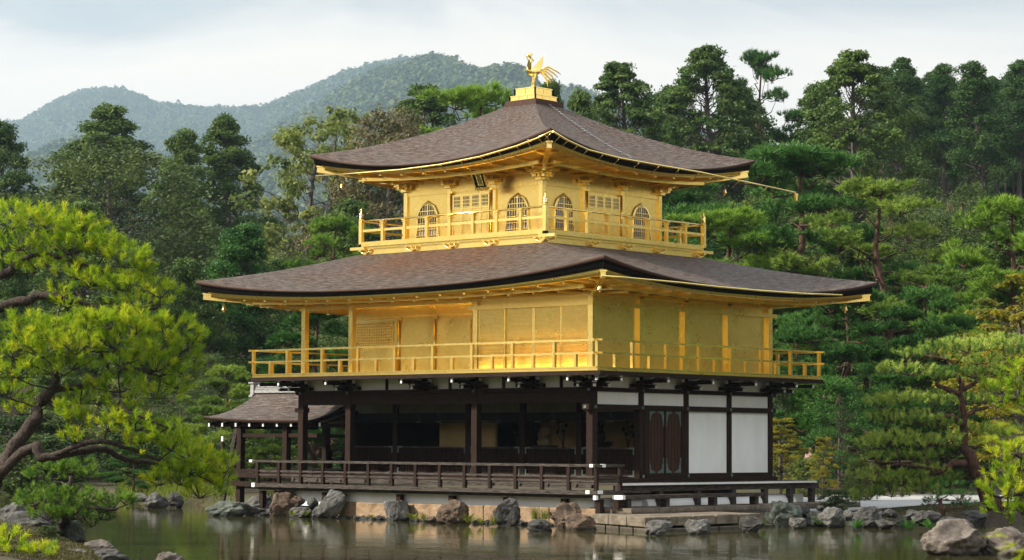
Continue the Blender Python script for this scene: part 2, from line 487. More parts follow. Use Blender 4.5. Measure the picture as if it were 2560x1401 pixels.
mb = MB()
ring = [CAM[:2] + FH[:2] * 75 + 150 * np.array([math.cos(t), math.sin(t)]) for t in np.linspace(0, 2 * math.pi, 65)[:-1]]
mb.add([(x, y, WZ) for x, y in ring], [tuple(range(64))])
m, nt, p = newmat('pond_water')
t_ = N(nt, 'ShaderNodeTexCoord'); mp_ = N(nt, 'ShaderNodeMapping')
mp_.inputs['Rotation'].default_value = (0, 0, -YAW); mp_.inputs['Scale'].default_value = (1.0, 1.9, 1)
nt.links.new(t_.outputs['Object'], mp_.inputs[0])
w1 = noise(nt, mp_.outputs[0], 2.6, 3, .5, .4); w2 = noise(nt, mp_.outputs[0], .5, 2, .5)
c = ramp(nt, w2, [(.35, (.040, .042, .014)), (.65, (.056, .052, .020))])
nt.links.new(c, p.inputs['Base Color'])
p.inputs['Roughness'].default_value = .035; p.inputs['IOR'].default_value = 1.33; p.inputs['Specular IOR Level'].default_value = .5
a_ = N(nt, 'ShaderNodeMath', operation='MULTIPLY'); nt.links.new(w1, a_.inputs[0])
nt.links.new(ramp(nt, w2, [(.35, .35), (.65, 1.0)]), a_.inputs[1])
bump(nt, p, a_.outputs[0], .085, .05)
tag(mb.build('pond_water', m), kind='structure')

# gravel court beside the pavilion
mb = MB()
poly = [plane(U, V, 2, .045)[:2] for U, V in ((1850, 1276), (1930, 1277), (2050, 1280), (2110, 1279), (2200, 1272), (2330, 1262), (2440, 1256), (2600, 1250), (2600, 1222), (2380, 1222), (2150, 1226), (2020, 1236), (1900, 1255))]
mb.add([(x, y, .05) for x, y in poly], [tuple(range(len(poly)))])
M['gravel'] = surf('white_gravel', (.24, .24, .25), (.50, .50, .50), ns=22, rough=.95, bs=.6, bd=.03)
tag(mb.build('gravel_court', M['gravel']), kind='structure')

# ------------------------------------------------------------------ wooded mountain, far behind
SIL = [(-900, 330), (-300, 320), (0, 318), (40, 312), (80, 290), (130, 258), (200, 233), (240, 225), (300, 230), (345, 246), (380, 262), (450, 270), (520, 275), (600, 276), (650, 272), (700, 250), (760, 226), (830, 195),
       (900, 170), (960, 157), (1000, 150), (1060, 150), (1100, 162), (1160, 180), (1200, 192), (1250, 200), (1290, 210), (1330, 226), (1380, 242), (1450, 266), (1500, 290), (1650, 330), (1900, 380), (2600, 430), (3400, 420)]
def ridge_k(U):
    return np.interp(U, [-900, 200, 420, 640, 1000, 1500, 3400], [8100, 7800, 6900, 6600, 6450, 5850, 5400])
def mount(U, t):
    """t 0 foot .. 1 ridge .. 1.4 behind"""
    U, t = np.broadcast_arrays(np.asarray(U, float), np.asarray(t, float))
    kr = ridge_k(U); zr = CAM[2] + (1108 - np.interp(U, [a for a, b in SIL], [b for a, b in SIL])) * kr / FPX - 3
    k = 1000 + (kr - 1000) * t
    f = np.where(t < 1, t ** 1.35 * (1.22 - .22 * t), 1 - (t - 1) ** 2 * 1.2)
    s = (U - 1280) / FPX * k
    fold = (vnoise(s * .0024 + 7, k * .00087, 3) - .5) * 300 * np.clip(t * (1 - t) * 4, 0, 1) + (vnoise(s * .0073, k * .0027, 5) - .5) * 90 * np.clip(t * (1 - t) * 4, 0, 1)
    z = 18 + (zr - 18) * f + fold
    P = from_ks(k.ravel(), s.ravel())
    return np.column_stack([P, z.ravel()]), k.ravel()
UU, TT = np.meshgrid(np.linspace(-900, 3400, 240), np.linspace(0, 1.4, 60))
mv, _ = mount(UU.ravel(), TT.ravel())
idx = np.arange(60 * 240).reshape(60, 240)
q = np.stack([idx[:-1, :-1], idx[:-1, 1:], idx[1:, 1:], idx[1:, :-1]], -1).reshape(-1, 4)
mb = MB(); mb.add(mv, q.tolist(), True)
M['mount'] = surf('mountain_ground', (.018, .030, .014), (.04, .055, .022), ns=.05, rough=.95, bs=0)
tag(mb.build('mountain', M['mount']), kind='structure')
# its forest: one mass of crowns
n = 30000
U = rng.uniform(-120, 2000, n); t = 1 - rng.random(n) ** 1.25 * .8
U = np.concatenate([U, rng.uniform(-60, 1620, 900)]); t = np.concatenate([t, rng.uniform(.985, 1.01, 900)])
keep = (U < 1560) | (rng.random(len(U)) < .25)
U, t = U[keep], t[keep]; n = len(U)
C0, kk = mount(U, t)
rad = rng.uniform(4.4, 9.2, n) * np.where(rng.random(n) < .06, 1.35, 1)
hgt = rad * rng.uniform(.9, 1.7, n)
ell = 13
d = rng.normal(size=(n, ell, 3)); d /= np.linalg.norm(d, axis=2, keepdims=True); d[..., 2] = np.abs(d[..., 2]) * 1.0 - .15
pos = C0[:, None] + d * np.stack([rad, rad, hgt], -1)[:, None] * rng.uniform(.75, 1.05, (n, ell, 1)) + np.array([0, 0, 1.0]) * (hgt * .55)[:, None, None]
nrm = d + rng.normal(size=d.shape) * .35 + np.array([0, 0, .25]); nrm /= np.linalg.norm(nrm, axis=2, keepdims=True)
a = np.cross(nrm, rng.normal(size=nrm.shape)); a /= np.linalg.norm(a, axis=2, keepdims=True); b = np.cross(nrm, a)
sz = rad[:, None, None] * rng.uniform(.38, .66, (n, ell, 1))
quad = np.stack([pos + a * sz, pos + b * sz * .7, pos - a * sz, pos - b * sz * .7], 2)
tint = np.clip(np.repeat(rng.beta(2, 2, n), ell) * .8 + rng.normal(size=n * ell) * .08, 0, 1)
M['far_leaf'] = leaf_mat('far_forest_leaves', (.016, .050, .014), (.15, .19, .045), .25, None, 0)
fo = link_mesh('mountain_forest', arr_mesh('mountain_forest', quad.reshape(-1, 3), 4, tint, M['far_leaf']), None)
tag(fo, 'dense green forest covering the hazy mountain', 'forest', kind='stuff')
# ------------------------------------------------------------------ the pavilion
X0, Y1 = -11.8, 8.48               # near corner of the walls is (0,0); west end, north end
BX = [0, -2.19, -4.40, -6.45, -9.68, -11.8]
BY = [0, 2.12, 4.24, 6.36, 8.48]
pav = thing('pavilion', (-5.9, 4.2, .15), 'three storey golden pavilion with curved bark roofs standing over the pond', 'pavilion')
def part(mb, name, mat, parent=None, **k):
    return mb.build(name, M[mat] if isinstance(mat, str) else mat, parent or pav, **k)
def bx(name, mat, a, b, parent=None):
    return part(MB().box(a, b), name, mat, parent)

# ---- first storey: floors
bx('floor', 'wood_h', (X0 - .05, -.25, .84), (.28, Y1 + .1, .95))
mb = MB()
for x in np.arange(X0, .2, 1.05):                      # log ends under the raised floor
    mb.tube([(x, -.2, .80), (x, -.42, .80)], .055, 10)
mb.box((X0 - .1, -.38, .70), (.3, -.26, .835))
part(mb, 'floor_joist', 'grey_wood')
DX0, DX1, DY = -12.25, 1.45, -1.55
mb = MB()
for i in range(9):                                     # veranda boards, long way
    y = DY + .03 + i * .15
    mb.box((DX0, y, .585), (DX1, y + .143, .64 + .004 * (i % 2)))
for i in range(6):
    mb.box((.3 + i * .195, -.17, .585), (.3 + i * .195 + .187, -.17 + 1.0, .64))
part(mb, 'veranda_deck', 'grey_wood')
mb = MB()
mb.box((DX0 - .1, DY - .06, .55), (DX1 + .06, DY + .028, .665)).box((DX0, DY + .10, .46), (DX1 - .02, DY + .20, .578))
mb.box((DX1 - .03, DY + .03, .55), (DX1 + .06, -.5, .66))
mb.box((DX0 + .1, -.5, .40), (.3, -.40, .578))
part(mb, 'veranda_beam', 'grey_wood')
mb = MB()
for a, b in (((DX0 - .12, DY - .07, .545), (DX0 + .02, DY + .03, .672)), ((DX1 - .32, DY - .075, .58), (DX1 - .18, DY + .02, .672)), ((DX1 + .0, DY - .02, .58), (DX1 + .07, DY + .2, .672)),
             ((DX1 - .06, DY - .065, .42), (DX1 + .045, DY + .03, .54)), ((DX0 - .3, DY - .02, 1.31), (DX0 - .12, DY + .07, 1.385)),
             ((DX1 - .2, DY - .055, 1.30), (DX1 - .08, DY + .05, 1.385)), ((DX1 - .04, DY + .2, 1.30), (DX1 + .055, DY + .34, 1.385))):
    bx('white_beam_end', 'white_paint', a, b)
# railing of the lower veranda
rail = part(MB().bar((DX0 - .14, DY, 1.345), (DX1 + .1, DY, 1.345), .085, .07), 'veranda_railing', 'grey_wood')
mb = MB().bar((DX1, DY - .1, 1.342), (DX1, -.38, 1.342), .085, .068)
for z in (1.045, .925):
    mb.bar((DX0, DY, z), (DX1, DY, z), .05, .055).bar((DX1, DY, z - .002), (DX1, -.52, z - .002), .05, .055)
part(mb, 'rail', 'grey_wood', rail)
for i in range(15):
    x = DX0 + .1 + i * (DX1 - DX0 - .1) / 14
    part(MB().box((x - .05, DY - .045, .66), (x + .05, DY + .045, 1.31)).box((x - .015, DY - .015, 1.375), (x + .015, DY + .015, 1.41)), 'railing_post', 'wood', rail)
part(MB().box((DX1 - .05, -.575, .64), (DX1 + .05, -.48, 1.31)), 'railing_post', 'wood', rail)
for x in (-12.2, -11.5, -9.38, -6.23, -4.12, -2.01, .12, 1.36):
    bx('support_post', 'wood', (x - .085, -1.38, -.1 if x != 1.36 else .0), (x + .085, -1.22, .43))
# plaster plinth under the floor
mb = MB().box((-11.7, -1.12, .0), (1.0, -1.02, .56)).box((.9, -1.019, .0), (1.0, 8.9, .45))
part(mb, 'plinth_wall', 'white')
# right-hand bench deck, a step in front of it
mb = MB()
for i in range(30):
    y = -.47 + i * .315
    mb.box((.3, y, .80), (1.40, y + .308, .845 + .003 * (i % 3)))
part(mb, 'bench_deck', 'grey_wood')
mb = MB()
for i in range(30):
    y = -.47 + i * .315
    mb.box((1.401, y, .795), (1.45, y + .308, .85))
part(mb, 'white_nosing', 'white_paint')
mb = MB().box((1.22, -.47, .62), (1.34, 9.25, .79)).box((.5, 8.9, .64), (1.1, 9.2, .78))
part(mb, 'bench_beam', 'grey_wood')
for y in (-.4, 1.35, 3.1, 4.8, 6.4, 7.7, 8.85):
    bx('bench_post', 'grey_wood', (1.2, y, .2), (1.36, y + .16, .62))
bx('bench_post', 'grey_wood', (.55, 8.75, .2), (.7, 8.89, .79))
bx('bench_skirt', 'wood_h', (1.10, -.4, .40), (1.13, 5.2, .79))
stp = bx('step_bench', 'grey_wood', (1.75, -1.08, .44), (2.08, 5.35, .545))
for y in (-.9, .8, 3.0, 5.0):
    bx('leg', 'grey_wood', (1.80, y, .2), (2.02, y + .16, .437), stp)
bx('white_beam_end', 'white_paint', (1.73, -1.2, .435), (2.085, -1.083, .548), stp)
bx('leg', 'wood', (1.8, -1.25, .2), (1.98, -1.1, .418), stp)

# ---- first storey: frame
def col(x, y, z0, z1, w, mat='wood', parent=None):
    return bx('column', mat, (x - w / 2, y - w / 2, z0), (x + w / 2, y + w / 2, z1), parent)
for x in (0, BX[2], BX[4], X0):
    col(x, 0, .95, 3.50, .22)
for x in (0, BX[1], BX[2], -6.62, -9.74, X0):
    col(x, 2.12, .95, 3.50, .20)
for y in BY[2:]:
    col(0, y, .95, 3.50, .2)
mb = MB().box((X0 - .1, -.095, 3.09), (-.115, .095, 3.40))
part(mb, 'main_beam', 'wood_h')
mb = MB().box((X0 - .2, -.14, 3.405), (.16, .11, 3.53)).box((-.11, .113, 3.408), (.145, Y1 + .2, 3.527))
part(mb, 'upper_beam', 'wood_h')
bx('lower_beam', 'wood_h', (-.115, -.3, 2.90), (.138, Y1 + .2, 3.05))
bx('lower_beam', 'wood_h', (X0 - .25, -.13, 2.86), (X0 + .15, .13, 3.0))
bx('sill_beam', 'wood_h', (-.1, 2.24, .952), (.17, Y1 + .15, 1.09))
mb = MB()
for x, y, z in [(0.147, y, 3.467) for y in BY] + [(.14, y, 2.975) for y in BY] + [(.172, y, 1.02) for y in BY[1:]]:
    bx('nail_cover', 'verdigris', (x, y - .045, z - .045), (x + .012, y + .045, z + .045))
for x in (0, BX[2], BX[4], X0):
    bx('nail_cover', 'verdigris', (x - .05, -.155, 3.42), (x + .05, -.141, 3.51))
bx('nail_cover', 'verdigris', (-.05, -.315, 2.93), (.05, -.301, 3.02))
# white plaster panels on the right-hand side
for i in range(4):
    y0, y1 = BY[i] + .1, BY[i + 1] - .1
    bx('wall_panel', 'white', (-.05, y0, 3.05), (.05, y1, 3.408))
    bx('frieze_panel', 'white', (-.05, y0, 3.527), (.03, y1, 3.86))
    if i > 1:
        bx('wall_panel', 'white', (-.05, y0, 1.09), (.05, y1, 2.90))
for i in range(5):
    a, b = BX[i + 1] + .1, BX[i] - .1
    bx('frieze_panel', 'white', (a, -.03, 3.53), (b, .05, 3.86))
    if i != 4:
        bx('frieze_post', 'wood', ((a + b) / 2 - .05, -.06, 3.53), ((a + b) / 2 + .05, -.032, 3.86))
for y in BY: bx('frieze_post', 'wood', (-.09, y - .1, 3.53), (.07, y + .1, 3.86))
for x in BX[1:]: bx('frieze_post', 'wood', (x - .1, -.07, 3.53), (x + .1, .09, 3.86))
# plank doors with metal corner plates
def door(y0, y1):
    d = bx('plank_door', 'door', (-.02, y0, 1.09), (.06, y1, 2.9))
    n = 5
    for i in range(1, n):
        y = y0 + (y1 - y0) * i / n
        part(MB().box((.061, y - .006, 1.2), (.066, y + .006, 2.8)), 'batten', 'wood', d)
    for yy, sy in ((y0 + .005, 1), (y1 - .005, -1)):
        for zz, sz in ((1.1, 1), (2.89, -1)):
            pl_ = [(0, 0), (.30, 0), (.27, .05), (.17, .07), (.10, .13), (.09, .24), (.045, .30), (.04, .42), (0, .45)]
            pts = [(.067, yy + sy * a, zz + sz * b) for a, b in pl_]
            if sy * sz < 0: pts = pts[::-1]
            part(MB().prism(pts, (.012, 0, 0)), 'corner_plate', 'verdigris', d)
bx('door_frame', 'wood', (-.1, 2.22, 1.09), (.12, 2.46, 2.9))
door(2.47, 3.19); door(3.27, 4.0)
bx('door_frame', 'wood', (-.1, 3.195, 1.09), (.10, 3.265, 2.9))
bx('door_frame', 'wood', (-.1, 4.005, 1.09), (.09, 4.138, 2.9))
# half-height lattice shutters along the inner row
for a, b in ((X0 + .1, -9.85), (-9.63, -6.73), (-6.5, -4.51), (-4.29, -2.30), (-2.08, -.11)):
    lp = bx('lattice_shutter', 'wood', (a, 2.09, 1.02), (b, 2.12, 1.80))
    mb = MB()
    nx, nz_ = int((b - a) / .115), 7
    for i in range(nx + 1):
        x = a + .04 + (b - a - .08) * i / nx
        mb.box((x - .012, 2.062, 1.05), (x + .012, 2.088, 1.775))
    for j in range(nz_ + 1):
        z = 1.05 + .72 * j / nz_
        mb.box((a + .02, 2.05, z - .012), (b - .02, 2.061, z + .012))
    part(mb, 'lattice', 'wood', lp)
    for z0, z1 in ((1.78, 1.83), (.99, 1.03)): part(MB().box((a, 2.04, z0), (b, 2.0875, z1)), 'frame_bar', 'grey_wood', lp)
    for x, sx in ((a, 1), (b, -1)):
        part(MB().box((x, 2.028, 1.62), (x + sx * .05, 2.039, 1.835)).box((x + sx * .05, 2.028, 1.785), (x + sx * .2, 2.039, 1.835)), 'corner_fitting', 'verdigris', lp)
        part(MB().box((x, 2.028, .985), (x + sx * .05, 2.039, 1.18)).box((x + sx * .05, 2.028, .985), (x + sx * .2, 2.039, 1.03)), 'corner_fitting', 'verdigris', lp)
# inner frieze, rods, hooks of the raised shutters
mb = MB().box((X0, 2.06, 2.62), (-.1, 2.2, 2.86))
part(mb, 'inner_beam', 'black')
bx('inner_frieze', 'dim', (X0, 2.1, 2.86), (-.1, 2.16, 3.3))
bx('hanging_pole', 'wood_h', (X0, 1.98, 2.56), (-.1, 2.05, 2.60))
mb = MB()
for i in range(4):
    a, b = BX[i + 1], BX[i]
    for f in (.35, .62):
        x = a + (b - a) * f
        part(MB().box((x - .22, 1.965, 2.565), (x - .02, 1.978, 2.60)).tube([(x, 1.6, 3.06), (x, 1.97, 2.6)], .008, 5), 'hook', 'verdigris')
bx('veranda_ceiling', 'wood', (X0 - .05, .1, 3.32), (-.12, Y1, 3.38))
# room inside
bx('back_wall', 'cream', (-6.9, 4.9, .95), (-.1, 5.0, 3.3))
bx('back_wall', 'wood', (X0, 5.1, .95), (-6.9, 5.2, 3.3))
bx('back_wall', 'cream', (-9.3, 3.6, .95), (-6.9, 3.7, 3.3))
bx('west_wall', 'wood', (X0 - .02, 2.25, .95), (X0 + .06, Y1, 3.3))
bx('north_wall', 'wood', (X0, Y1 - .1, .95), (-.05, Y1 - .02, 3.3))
for x in (-6.3, -4.1, -2.1, -.7):
    bx('inner_post', 'wood', (x - .1, 4.6, .95), (x + .1, 4.85, 3.3))
bx('altar_platform', 'wood', (-6.8, 3.3, .952), (-.6, 4.5, 1.55))

# ---- brackets carrying the second storey
def bracket(x, y, nx, ny, diag=False):
    """arms step outward along (nx,ny); cross arms run along the wall"""
    n = np.array([nx, ny, 0.0]); t = np.array([-ny, nx, 0.0]); c = np.array([x, y, 0.0])
    L = 1.42 if diag else 1.0
    mb = MB(); wt = []
    def arm(p, q, z, w, h): mb.bar(c + p + [0, 0, z], c + q + [0, 0, z], w, h)
    def tip(p, z, s=.062): wt.append(MB().box(c + p - [s / 2, s / 2, 0] + [0, 0, z], c + p + [s / 2, s / 2, s * 1.25] + [0, 0, z]))
    arm(-n * .1, n * .52 * L, 3.58, .13, .10); tip(n * .53 * L, 3.53); tip(n * .5 * L, 3.645, .09)
    arm(-n * .1, n * .96 * L, 3.735, .12, .10); tip(n * .97 * L, 3.69); tip(n * .94 * L, 3.80, .09)
    if not diag:
        arm(n * .2 - t * .42, n * .2 + t * .42, 3.70, .11, .09); arm(-t * .52 + n * .05, t * .52 + n * .05, 3.60, .12, .1)
        arm(n * .72 - t * .34, n * .72 + t * .34, 3.77, .1, .085)
        for f in (-.42, .42): tip(n * .2 + t * f, 3.745, .075)
        for f in (-.34, .34): tip(n * .72 + t * f, 3.80, .07)
    mb.box(c + [-.14, -.14, 3.50] + n * .02, c + [.14, .14, 3.63] + n * .02)
    b = part(mb, 'bracket', 'wood')
    for w_ in wt[:4] if diag else wt[:8]: part(w_, 'bracket_tip', 'white_paint', b)
for x in BX[1:5]: bracket(x, -.08, 0, -1)
for y in BY[1:4]: bracket(.08, y, 1, 0)
bracket(.0, -.08, 0, -1); bracket(.08, .0, 1, 0); bracket(0, 0, .7071, -.7071, True)
bracket(X0, -.08, 0, -1); bracket(X0, 0, -.7071, -.7071, True); bracket(.08, Y1, 1, 0); bracket(0, Y1, .7071, .7071, True)
# ---- second storey balcony
OB = 1.12
BX0, BX1, BY0, BY1 = X0 - OB + .03, OB, -OB, Y1 + OB
mb = MB()
for x0, y0, x1, y1 in ((BX0 - .12, BY0 - .02, BX1 + .12, BY0 + .16), (BX0 - .02, BY0 + .161, BX0 + .16, BY1 + .1), (BX1 - .16, BY0 + .161, BX1 + .02, BY1 + .22), (BX0 + .161, BY1 - .16, BX1 - .161, BY1 + .02)):
    mb.box((x0, y0, 3.83), (x1, y1, 3.945))
mb.box((BX0 + .16, BY0 + .16, 3.862), (BX1 - .16, BY1 - .16, 3.90))
part(mb, 'balcony_beam', 'wood_h')
bx('balcony_floor', 'gold', (BX0 - .03, BY0 - .03, 3.947), (BX1 + .03, BY1 + .03, 4.02))
r2 = part(MB().box((BX0, BY0 - .05, 4.022), (BX1, BY0 + .05, 4.055)), 'balcony_railing', 'gold')
mb = MB()
ex = .2
for z, h, w in ((4.79, .055, .07), (4.43, .055, .06)):
    mb.bar((BX0 - ex, BY0, z), (BX1 + ex, BY0, z), w, h).bar((BX1, BY0 - ex, z + .003), (BX1, BY1 + ex, z + .003), w, h)
    mb.bar((BX0, BY0 - ex, z + .003), (BX0, BY1 + ex, z + .003), w, h).bar((BX0 - ex, BY1, z), (BX1 + ex, BY1, z), w, h)
mb.box((BX1 - .05, BY0 + .05, 4.022), (BX1 + .05, BY1, 4.054)).box((BX0 - .05, BY0 + .05, 4.022), (BX0 + .05, BY1, 4.054))
part(mb, 'rail', 'gold_bright', r2)
def post2(x, y, full):
    w = .045
    part(MB().box((x - w, y - w, 4.054), (x + w, y + w, 4.765 if full else 4.405)), 'railing_post', 'gold', r2)
for i in range(19):
    x = BX0 + (BX1 - BX0) * i / 18
    post2(x, BY0, i % 2 == 0)
    if i % 2 == 0 and i < 18: post2(x, BY1, True)
for i in range(1, 15):
    y = BY0 + (BY1 - BY0) * i / 14
    post2(BX1, y, i % 2 == 0); 
    if i < 8 or i % 2 == 0: post2(BX0, y, i % 2 == 0)
# ---- second storey walls
Z2, T2 = 4.02, 6.30
for x in (0, BX[2], BX[4] + .05, X0 + .05): col(x, 0, Z2, T2, .17, 'gold_bright')
for y in BY[1:]: col(0, y, Z2, T2, .20, 'gold_bright')
for i in range(4):
    bx('wall_panel', 'gold', (-.05, BY[i] + .10, Z2), (.0, BY[i + 1] - .10, T2))
    mb = MB()
    for j in range(11): mb.box((.001, BY[i] + .1, 4.18 + j * .145), (.007, BY[i + 1] - .1, 4.188 + j * .145))
    part(mb, 'board_joint', 'gold')
mb = MB().box((BX[2] - .3, -.11, 5.84), (.11, .0, 5.96)).box((-.0, .001, 5.84), (.11, Y1 + .35, 5.958))
mb.box((BX[2] - .1, -.1, 6.12), (.1, .0, 6.22)).box((0, .001, 6.12), (.1, Y1 + .15, 6.218)).box((BX[2] - .06, -.1, Z2), (.1, .0, 4.11)).box((0, .001, Z2), (.1, Y1 + .1, 4.108))
part(mb, 'lintel', 'gold')
bx('wall_panel', 'gold', (BX[2], .0, 5.9), (-.08, .05, T2))
for k in range(4):                                       # four sliding board shutters
    a = BX[2] + .1 + k * 1.055; b = a + 1.05; y = .02 if k in (1, 2) else -.03
    sh = bx('sliding_shutter', 'gold', (a, y, 4.11), (b, y + .04, 5.84))
    mb = MB()
    for j in range(14):
        z = 4.13 + j * .122
        mb.prism([(a + .046, y - .001, z), (a + .046, y - .024, z), (a + .046, y - .034, z + .098), (a + .046, y - .001, z + .108)], (b - a - .092, 0, 0))
    part(mb, 'batten', 'gold', sh)
    for q_ in (a, b - .045): part(MB().box((q_, y - .02, 4.111), (q_ + .045, y - .001, 5.838)), 'stile', 'gold_bright', sh)
# recessed wall on the left
bx('wall_panel', 'gold', (X0 + .08, 2.12, Z2), (-9.75, 2.2, 5.1))
bx('wall_panel', 'gold', (X0 + .08, 2.12, 5.79), (BX[2] + .1, 2.2, T2))
bx('wall_panel', 'gold', (-9.75, 2.121, Z2), (BX[2] + .1, 2.199, 5.79))
bx('wall_panel', 'gold', (BX[2] - .04, .1, Z2), (BX[2] + .04, 2.12, T2))
bx('wall_panel', 'gold', (X0, 2.15, Z2), (X0 + .08, Y1, T2))
bx('wall_panel', 'gold', (X0, Y1 - .05, Z2), (-.05, Y1, T2))
lw = bx('lattice_window', 'door', (X0 + .1, 2.135, 5.02), (-9.82, 2.16, 5.76))
lw.data.materials.clear(); lw.data.materials.append(M['gold'])
mb = MB()
for i in range(18):
    x = X0 + .12 + i * .108
    mb.box((x, 2.07, 5.02), (x + .034, 2.134, 5.76))
for j in range(9):
    z = 5.03 + j * .087
    mb.box((X0 + .1, 2.055, z), (-9.82, 2.069, z + .03))
part(mb, 'lattice', 'gold', lw)
mb = MB().box((X0 + .08, 2.05, 5.765), (-9.7, 2.119, 5.84)).box((X0 + .08, 2.05, 4.94), (-9.7, 2.119, 5.01)).box((-9.81, 2.05, 4.1), (-9.70, 2.119, 5.764))
part(mb, 'window_frame', 'gold_bright', lw)
for a, b in ((-9.66, -8.14), (-8.10, -6.58)):
    d = bx('hinged_door', 'gold', (a, 2.08, 4.11), (b, 2.119, 5.72))
    for q_ in (a, b - .05): part(MB().box((q_, 2.066, 4.111), (q_ + .05, 2.079, 5.719)), 'stile', 'gold_bright', d)
    part(MB().tube([(a + .03, 2.05, 4.15), (a + .03, 2.05, 5.82)], .035, 8).box((a - .05, 2.02, 5.80), (a + .15, 2.118, 5.88)), 'hinge', 'gold_bright', d)
bx('lintel', 'gold', (X0 + .1, 2.04, 5.90), (BX[2] - .05, 2.118, 5.99))
bx('lintel', 'gold', (X0 - .15, -.08, 6.06), (BX[2] - .1, .08, 6.2))
bx('lintel', 'gold', (X0 - .02, .09, 6.06), (X0 + .12, Y1, 6.2))
bx('porch_ceiling', 'gold', (X0 + .1, .1, 6.2), (BX[2] - .05, 2.1, 6.24))
bx('ceiling_edge', 'gold_bright', (BX[4] + .15, .45, 6.13), (BX[2] - .06, .50, 6.17))

# ---- curved roofs
def roof(name, ex0, ey0, ex1, ey1, tx0, ty0, tx1, ty1, ze, zt, drop, p, a1, q, th, rustmask, wall, zw, lo):
    """eave rectangle, top rectangle; ze corner height, zt top; the eave sinks by drop between the corners"""
    E = [(ex0, ey0), (ex1, ey0), (ex1, ey1), (ex0, ey1)]; T = [(tx0, ty0), (tx1, ty0), (tx1, ty1), (tx0, ty1)]
    Wc = [(wall[0], wall[1]), (wall[2], wall[1]), (wall[2], wall[3]), (wall[0], wall[3])]
    NU, NT = 64, 26
    def zz(u, t):
        return ze + (zt - ze) * (a1 * t + (1 - a1) * t * t) - drop * (1 - abs(u) ** p) * (1 - t) ** q
    def ept(i, u, inset=0.0, dz=0.0, flare=.0):
        A, B = np.array(E[i]), np.array(E[(i + 1) % 4])
        c = np.array([(ex0 + ex1) / 2, (ey0 + ey1) / 2])
        P = A + (B - A) * (u + 1) / 2
        d = np.sign(P - c) * inset
        hx, hy = (ex1 - ex0) / 2, (ey1 - ey0) / 2
        P = c + (P - c) * np.array([(hx - inset) / hx, (hy - inset) / hy])
        return np.array([P[0], P[1], zz(u, 0) + dz * (.52 + .58 * abs(u) ** 2.4)])
    us = np.linspace(-1, 1, NU + 1)
    us = np.sign(us) * (1 - (1 - abs(us)) ** 1.25)
    vs, fs, uv, rust = [], [], [], []
    for i in range(4):
        A, B, C_, D_ = map(np.array, (E[i], E[(i + 1) % 4], T[(i + 1) % 4], T[i]))
        n0 = len(vs)
        for t in np.linspace(0, 1, NT + 1):
            for u in us:
                f = (u + 1) / 2
                P = (A + (B - A) * f) * (1 - t) + (D_ + (C_ - D_) * f) * t
                z = zz(u, t)
                # the surface sags a little between hips, so the hip reads as a soft ridge
                vs.append((P[0], P[1], z)); uv.append((f * np.linalg.norm(B - A) + i * 7.3, t * (np.linalg.norm(A - D_) * 1.1)))
                rust.append(rustmask(i, f, t))
        m = NU + 1
        fs += [(n0 + a * m + b, n0 + a * m + b + 1, n0 + (a + 1) * m + b + 1, n0 + (a + 1) * m + b) for a in range(NT) for b in range(NU)]
    mb = MB(); mb.add(vs, fs, True)
    rf = part(mb, name, 'roof', uv=uv)
    at_ = rf.data.attributes.new('rust', 'FLOAT', 'POINT'); at_.data.foreach_set('value', np.array(rust, np.float32))
    def skirt(prof, nm, mat, parent):
        mb = MB()
        for i in range(4):
            mb.grid([[ept(i, u, ins, dz) for u in us] for ins, dz in prof])
        return part(mb, nm, mat, parent)
    skirt([(0, 0), (-.015, -.03), (.02, -.10), (.10, -.105)], 'roof_lip', 'lip', rf)
    skirt([(.10, -.10), (.11, -.10 - th), (.30, -.11 - th)], 'eave_edge', 'black', rf)
    # gilded boards and soffit
    skirt([(.27, -.09 - th), (.29, -.26 - th), (.42, -.262 - th)], 'eave_board', 'gold', rf)
    mb = MB()
    for i in range(4):
        rows = []
        for s in (0, .5, 1):
            r_ = []
            for u in us:
                O = ept(i, u, .40, -.20 - th)
                A, B = np.array(Wc[i]), np.array(Wc[(i + 1) % 4]); f = (u + 1) / 2
                Wp = A + (B - A) * f
                ww = np.array([Wp[0], Wp[1], zw])
                r_.append(O * (1 - s) + ww * s)
            rows.append(r_)
        mb.grid(rows)
    part(mb, 'eave_soffit', 'gold', rf)
    # rafters in two tiers, square to the wall
    for i in range(4):
        if i == 2: continue
        A, B = np.array(E[i]), np.array(E[(i + 1) % 4]); L_ = np.linalg.norm(B - A)
        n = int(L_ / 1.02)
        dn = np.array([0, 1]) if i == 0 else np.array([-1, 0]) if i == 1 else np.array([0, -1]) if i == 2 else np.array([1, 0])
        for j in range(n + 1):
            u = -1 + 2 * (j + .5) / (n + 1) if False else -1 + 2 * (.45 + j * (L_ - .9) / n) / L_
            o = ept(i, u, .44, -.265 - th)
            f = (u + 1) / 2
            # length shortened where the hip cuts the corner
            run = min(lo, (1 - abs(u)) * L_ / 2 + .05)
            if run < .35: continue
            q0 = o; q1 = o + np.array([*(dn * run), 0]); q1[2] = q0[2] + (zw - .06 - q0[2]) * run / lo
            mb = MB().bar(q0, q1, .085, .10)
            m0 = q0 + (q1 - q0) * .45 - np.array([0, 0, .085])
            if run > 1: mb.bar(m0, q1 - np.array([0, 0, .06]), .085, .09)
            part(mb, 'rafter', 'gold_bright', rf)
        # purlin across the rafter noses
        c0, c1 = ept(i, -.93, 1.05, -.30 - th), ept(i, .93, 1.05, -.30 - th)
        pts = [ept(i, u, 1.05, 0) for u in np.linspace(-.93, .93, 17)]
        mb = MB()
        for a, b in zip(pts[:-1], pts[1:]):
            za = zw - .13 + (a[2] - ze + drop) * .25; zb = zw - .13 + (b[2] - ze + drop) * .25
            mb.bar((a[0], a[1], za - .03), (b[0], b[1], zb - .03), .09, .10)
        part(mb, 'eave_purlin', 'gold', rf)
